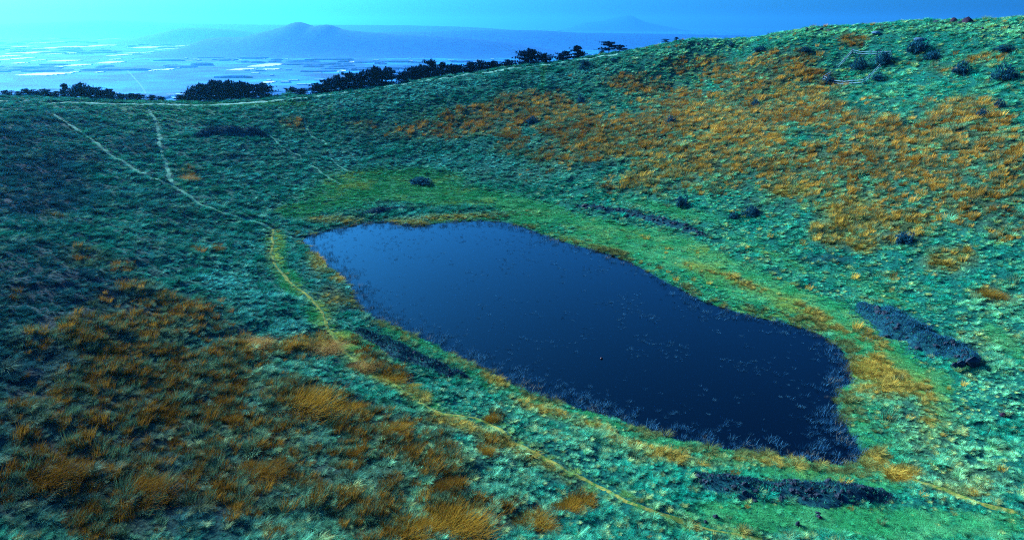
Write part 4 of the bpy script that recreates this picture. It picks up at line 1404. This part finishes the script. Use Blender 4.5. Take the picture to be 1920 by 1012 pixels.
CL = {k_: [big_clump(500 + i + 10 * j, m_) for i in range(2)] for j, (k_, m_) in enumerate((('gold', m_gold), ('peach', m_peach), ('brown', m_brown), ('straw', m_strawy)))}
for px, py, rx, hpx, k_, lab in [
    (562, 752, 58, 62, 'gold', 'largest golden silvergrass clump left of the straw path'), (1070, 946, 26, 36, 'gold', 'left half of the bright golden clump pair at bottom centre'), (1098, 940, 18, 34, 'gold', 'right half of the bright golden clump pair at bottom centre'),
    (1000, 976, 34, 46, 'gold', 'golden clump left of the bright clump pair at bottom centre'), (850, 985, 60, 64, 'gold', 'big golden clump at the bottom edge, centre left'), (770, 995, 50, 56, 'gold', 'golden clump at the bottom edge left of the big one'),
    (845, 905, 24, 58, 'brown', 'tall narrow brown clump above the big clump at bottom'), (255, 915, 46, 56, 'brown', 'brown golden clump low in the dark left foreground'), (480, 885, 40, 44, 'brown', 'brown clump in the middle of the left foreground'),
    (70, 890, 44, 54, 'brown', 'brown clump near the left edge, low in the picture'), (925, 780, 13, 36, 'gold', 'small upright golden clump between path and near shore'), (680, 683, 24, 32, 'peach', 'peach clump on the right of the path bend'),
    (735, 706, 26, 26, 'gold', 'wide golden clump hugging the path right of the bend'), (776, 722, 12, 20, 'straw', 'small straw clump beside the path, right of the wide golden one'), (465, 642, 30, 22, 'peach', 'pale peach clump on the left slope above the big golden clump'),
    (600, 650, 36, 34, 'peach', 'peach clump left of the path bend'), (640, 770, 34, 34, 'gold', 'loose golden clump right of the largest clump'), (740, 800, 26, 34, 'gold', 'golden clump under the straw path, centre left'),
    (915, 842, 16, 40, 'gold', 'golden clump just below the straw path, centre'), (1860, 548, 20, 24, 'gold', 'lone yellow clump on the right slope near the edge'), (957, 250, 24, 22, 'brown', 'bright orange clump alone on the far slope'),
    (352, 332, 14, 30, 'peach', 'pinkish clump beside the fork of the far left paths'), (404, 465, 12, 14, 'brown', 'small brown tuft on the left slope short of the path'), (1694, 896, 22, 20, 'gold', 'golden clump at the pond\'s lower right tip'),
    (1640, 866, 16, 18, 'straw', 'straw clump at the shore above the golden tip clump'), (1625, 690, 24, 24, 'straw', 'straw yellow clump on the right shore of the pond')]:
    p = at(px, py + hpx * 0.25)
    dist = np.linalg.norm(p - np.array([0, 0, CAM_H]))
    o = link('grass_clump', random.choice(CL[k_]), None, p)
    s = 0.8 * rx / FPX * dist
    o.scale = (s * 1.15, s * 1.0, hpx / FPX * dist * 0.46)
    o.rotation_euler.z = WIND + random.uniform(-0.3, 0.3)
    tag(o, lab, 'grass clump', 'clumps of tall dry grass')

# ------------------------------------------------------------------ float on the pond
p = on_level(1128, 672, 0.02)
fl = empty('float', p)
fl.scale = (0.65, 0.65, 0.65)
tag(fl, 'tiny dark red float drifting on the pond', 'float')
V_, F_ = [], []
tube(V_, F_, [(-0.26, 0, -0.02), (-0.22, 0, 0.05), (0, 0, 0.09), (0.22, 0, 0.05), (0.26, 0, -0.02)], [0.05, 0.17, 0.22, 0.17, 0.05], 10)
new_obj('body', V_, F_, m_float, fl, smooth=True)
V_, F_ = [], []
tube(V_, F_, [(0, 0, 0.2), (0, 0, 0.42)], [0.03, 0.025], 6)
new_obj('stalk', V_, F_, m_post, fl)


# ------------------------------------------------------------------ greenhouses on the plain
def greenhouse(px, py, w, h, label, group):
    c = on_level(px, py, PLAIN_Z)
    f0 = on_level(px, py + max(h, 1.6) / 2, PLAIN_Z)
    f1 = on_level(px, py - max(h, 1.6) / 2, PLAIN_Z)
    W = abs(on_level(px + w / 2, py, PLAIN_Z)[0] - on_level(px - w / 2, py, PLAIN_Z)[0])
    D = f1[1] - f0[1]
    r = random.Random(int(px * 31 + py * 7))
    skew = r.uniform(-0.25, 0.25) * W
    spans = max(3, min(9, int(D / 28)))
    o = empty('greenhouse', c)
    tag(o, label, 'greenhouse', group)
    V_, F_ = [], []
    # vaults lie side by side one behind the other, each a little shorter or longer than the next
    for s in range(spans):
        y0, y1 = -D / 2 + D * s / spans, -D / 2 + D * (s + 0.93) / spans
        t = (s + 0.5) / spans - 0.5
        ends = 0.5 * W * (1 - 0.55 * abs(t) * r.uniform(0.4, 1.3))
        xa, xb = -ends * r.uniform(0.82, 1.0) + skew * t, ends * r.uniform(0.82, 1.0) + skew * t
        b0 = len(V_)
        eave, ridge_ = 2.2, 4.2
        prof = [(y0, 0), (y0, eave), ((y0 * 3 + y1) / 4, ridge_ * 0.85), ((y0 + y1) / 2, ridge_), ((y0 + 3 * y1) / 4, ridge_ * 0.85), (y1, eave), (y1, 0)]
        for x_ in (xa, xb):
            for yy, zz in prof:
                V_.append((x_, yy, zz))
        m_ = len(prof)
        for i in range(m_ - 1):
            F_.append((b0 + i, b0 + m_ + i, b0 + m_ + i + 1, b0 + i + 1))
        F_.append(tuple(b0 + i for i in range(m_)))
        F_.append(tuple(b0 + m_ + i for i in reversed(range(m_))))
    new_obj('film_roof', V_, F_, m_plast, o)
    return o


GH = [
    ('nearest white block', [(86, 140, 76, 5, 'long white greenhouse block above the pines at far left')]),
    ('left field', [(208, 118, 40, 4, 'white greenhouse block with ragged front, left part of plain'), (148, 123, 36, 3, 'narrow greenhouse row left of the ragged fronted block'), (122, 115, 50, 2.6, 'long thin greenhouse row above the narrow row at left'),
                    (33, 111, 28, 4, 'bright greenhouse near the left edge of the plain'), (38, 119, 18, 2, 'small greenhouse below the bright one at left edge'), (74, 114, 10, 2, 'tiny greenhouse right of the bright one at left edge'),
                    (152, 88, 62, 7, 'big bright greenhouse cluster in the upper left plain'), (55, 100, 52, 4, 'long greenhouse block left of the big bright cluster'), (14, 106, 34, 3, 'greenhouse block cut by the left edge'),
                    (102, 102, 14, 2, 'small greenhouse under the big bright cluster, left one'), (125, 101, 20, 2, 'small greenhouse under the big bright cluster, right one'), (44, 88, 28, 1.6, 'thin greenhouse line at left, level with the bright cluster'),
                    (98, 91, 24, 1.6, 'thin greenhouse line touching the left of the bright cluster'), (292, 89, 72, 3.6, 'long greenhouse band before the wooded rise'), (342, 87, 24, 4, 'greenhouse at the right end of the long band'),
                    (310, 93, 12, 1.8, 'small greenhouse just below the long band, left'), (325, 92, 10, 1.8, 'small greenhouse just below the long band, right'), (226, 104, 26, 3, 'greenhouse between ragged block and long band'), (249, 100, 14, 2, 'small greenhouse right above the isolated middle block'),
                    (277, 99, 12, 1.6, 'small greenhouse under the left end of the long band'), (217, 112, 10, 1.6, 'speck of greenhouse above the ragged fronted block'), (141, 136, 7, 2, 'single white shed left of the plain road'), (188, 136, 7, 2.2, 'round white shed right of the long nearest block'),
                    (288, 133, 8, 2.2, 'left of three small sheds in a line'), (300, 132, 5, 2, 'middle of three small sheds in a line'), (317, 131, 18, 2.2, 'right and longest of three small sheds in a line'), (108, 126, 24, 1.4, 'faint thin row below the narrow greenhouse row'), (342, 100, 14, 1.8, 'small greenhouse at the foot of the wooded shelf')]),
    ('middle field', [(455, 131, 40, 4, 'long low greenhouse left of the large oval block'), (502, 123, 48, 6, 'large oval greenhouse block in the middle plain'), (500, 131, 16, 2, 'small greenhouse under the large oval block, left'), (517, 130.5, 14, 2.2, 'small greenhouse under the large oval block, right'),
                      (396, 107, 13, 1.8, 'left of three faint greenhouses below the wooded shelf'), (412, 108, 8, 1.5, 'middle of three faint greenhouses below the wooded shelf'), (428, 107, 14, 1.8, 'right of three faint greenhouses below the wooded shelf'),
                      (540, 78, 28, 3.5, 'pale greenhouse at the foot of the twin hill, uppermost left'), (513, 86, 30, 2.4, 'greenhouse strip left below the twin hill'), (572, 80, 26, 2.4, 'greenhouse in the centre below the twin hill'), (588, 85, 38, 2, 'long strip below the gap of the twin peaks'),
                      (618, 79, 32, 2.4, 'greenhouse strip at the right foot of the twin hill'), (503, 155, 18, 3, 'nearest small greenhouse above the single round pine'), (512, 155, 6, 2.6, 'tiny shed beside the nearest small greenhouse')]),
    ('right field', [(682, 91, 30, 2.2, 'thin bright strip right of the twin hill'), (701, 81, 8, 2, 'tiny pair of sheds right of the twin hill'), (772, 93, 30, 1.5, 'dotted row of sheds right of the thin bright strip'), (758, 115, 32, 1.6, 'faint row above the climbing pines'), (641, 134, 16, 3, 'small greenhouse above the climbing pines'),
                     (951, 91, 9, 1.6, 'small bright shed above the broad tall pine'), (1104, 79, 16, 1.3, 'faint row above the gnarled pine'), (1099, 92, 14, 1.5, 'faint row between the pointed and gnarled pines'), (660, 117, 10, 1.4, 'speck of greenhouse left above the climbing pines'), (629, 105, 8, 1.4, 'speck of greenhouse below the right foot of the twin hill')]),
    ('far field', [(25, 60, 40, 1.2, 'faint farthest greenhouse row at the left edge'), (110, 61, 60, 1.4, 'long faint greenhouse row far out on the left plain'), (165, 57, 34, 1.2, 'faint row right above the long far row'), (178, 64, 22, 1.2, 'faint row right below the long far row'), (245, 56.5, 22, 1.2, 'faint white row far out, right of the long far row'),
                   (122, 72, 18, 1.4, 'faint arched greenhouse between far row and bright cluster'), (300, 54, 12, 1.2, 'faint speck at the foot of the far ridge'), (258, 65, 7, 1.6, 'small pale shed far out in the middle left'), (205, 74, 12, 1.0, 'faint speck above the big bright cluster, right'), (75, 81, 18, 1.2, 'faint row above the long block at left'), (100, 80, 16, 1.2, 'faint row next to it, above the bright cluster'),
                   (366, 71, 16, 1.2, 'faint row where the wooded shelf begins')]),
]
for g_, lst in GH:
    for a in lst:
        greenhouse(*a, 'white greenhouses on the plain, ' + g_)
# the straight road that climbs from the plain towards the rim
rp = [on_level(x_, y_, PLAIN_Z)[:2] for x_, y_ in ((234, 128), (246, 140), (255, 150), (264, 160), (272, 172), (276, 185))]
V_, F_ = [], []
for i, q in enumerate(rp):
    V_ += [(q[0] - 4, q[1], PLAIN_Z + 0.6), (q[0] + 4, q[1], PLAIN_Z + 0.6)]
    if i:
        F_.append((2 * i - 2, 2 * i - 1, 2 * i + 1, 2 * i))
m_road, nt, b = principled('plain_road_surface', rough=0.9, spec=0.1)
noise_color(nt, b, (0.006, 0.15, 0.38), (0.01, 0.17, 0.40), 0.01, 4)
tag(new_obj('plain_road', V_, F_, m_road), kind='structure')


# ------------------------------------------------------------------ woods and scattered farm sheds of the plain, far beyond counting
def plain_spots(n, seed, near=2300, far=14000):
    r = np.random.default_rng(seed)
    Y = near * (far / near) ** r.random(n)
    X = Y * r.uniform(-0.95, 0.55, n)
    k_ = r.random(n) < sstep(0.42, 0.62, fbm(X, Y, 900.0, 3, seed))
    return X[k_], Y[k_], r


m_wood, nt, b = principled('far_wood_canopy', rough=0.95, spec=0.05)
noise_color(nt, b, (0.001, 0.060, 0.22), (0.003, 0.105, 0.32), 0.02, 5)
X, Y, r = plain_spots(2600, 91)
V_, F_ = [], []
for x_, y_ in zip(X, Y):
    w, d_, h_ = r.uniform(25, 130), r.uniform(15, 60), r.uniform(6, 13)
    b0 = len(V_)
    ph_ = r.uniform(0.7, 1.3, 8)
    for lev, (sc, zz) in enumerate(((1.0, -1.0), (0.92, 0.6), (0.5, 1.0))):
        for k_ in range(8):
            a = k_ * math.pi / 4
            V_.append((x_ + math.cos(a) * w * sc * ph_[k_], y_ + math.sin(a) * d_ * sc * ph_[k_], PLAIN_Z + zz * h_))
    for lev in range(2):
        for k_ in range(8):
            F_.append((b0 + lev * 8 + k_, b0 + lev * 8 + (k_ + 1) % 8, b0 + lev * 8 + 8 + (k_ + 1) % 8, b0 + lev * 8 + 8 + k_))
    F_.append(tuple(b0 + 16 + k_ for k_ in range(8)))
tag(new_obj('far_woods', V_, F_, m_wood), 'dark blue woods and hedges dotted over the hazy plain', 'woods', None, 'stuff')
m_shed, nt, b = principled('far_shed_walls', rough=0.7, spec=0.2)
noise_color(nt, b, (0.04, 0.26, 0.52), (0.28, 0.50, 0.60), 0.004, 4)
X, Y, r = plain_spots(1300, 95)
V_, F_ = [], []
for x_, y_ in zip(X, Y):
    w, d_, h_, rf = r.uniform(6, 26), r.uniform(5, 16), r.uniform(2.5, 6), r.uniform(1, 3)
    b0 = len(V_)
    for sx in (-1, 1):
        V_ += [(x_ + sx * w, y_ - d_, PLAIN_Z), (x_ + sx * w, y_ - d_, PLAIN_Z + h_), (x_ + sx * w, y_, PLAIN_Z + h_ + rf), (x_ + sx * w, y_ + d_, PLAIN_Z + h_), (x_ + sx * w, y_ + d_, PLAIN_Z)]
    F_ += [tuple(b0 + q for q in range(5)), tuple(b0 + 5 + q for q in reversed(range(5)))] + [(b0 + q, b0 + 5 + q, b0 + 6 + q, b0 + 1 + q) for q in range(4)]
tag(new_obj('far_farm_sheds', V_, F_, m_shed), 'countless tiny pale farm sheds speckling the hazy plain', 'sheds', None, 'stuff')
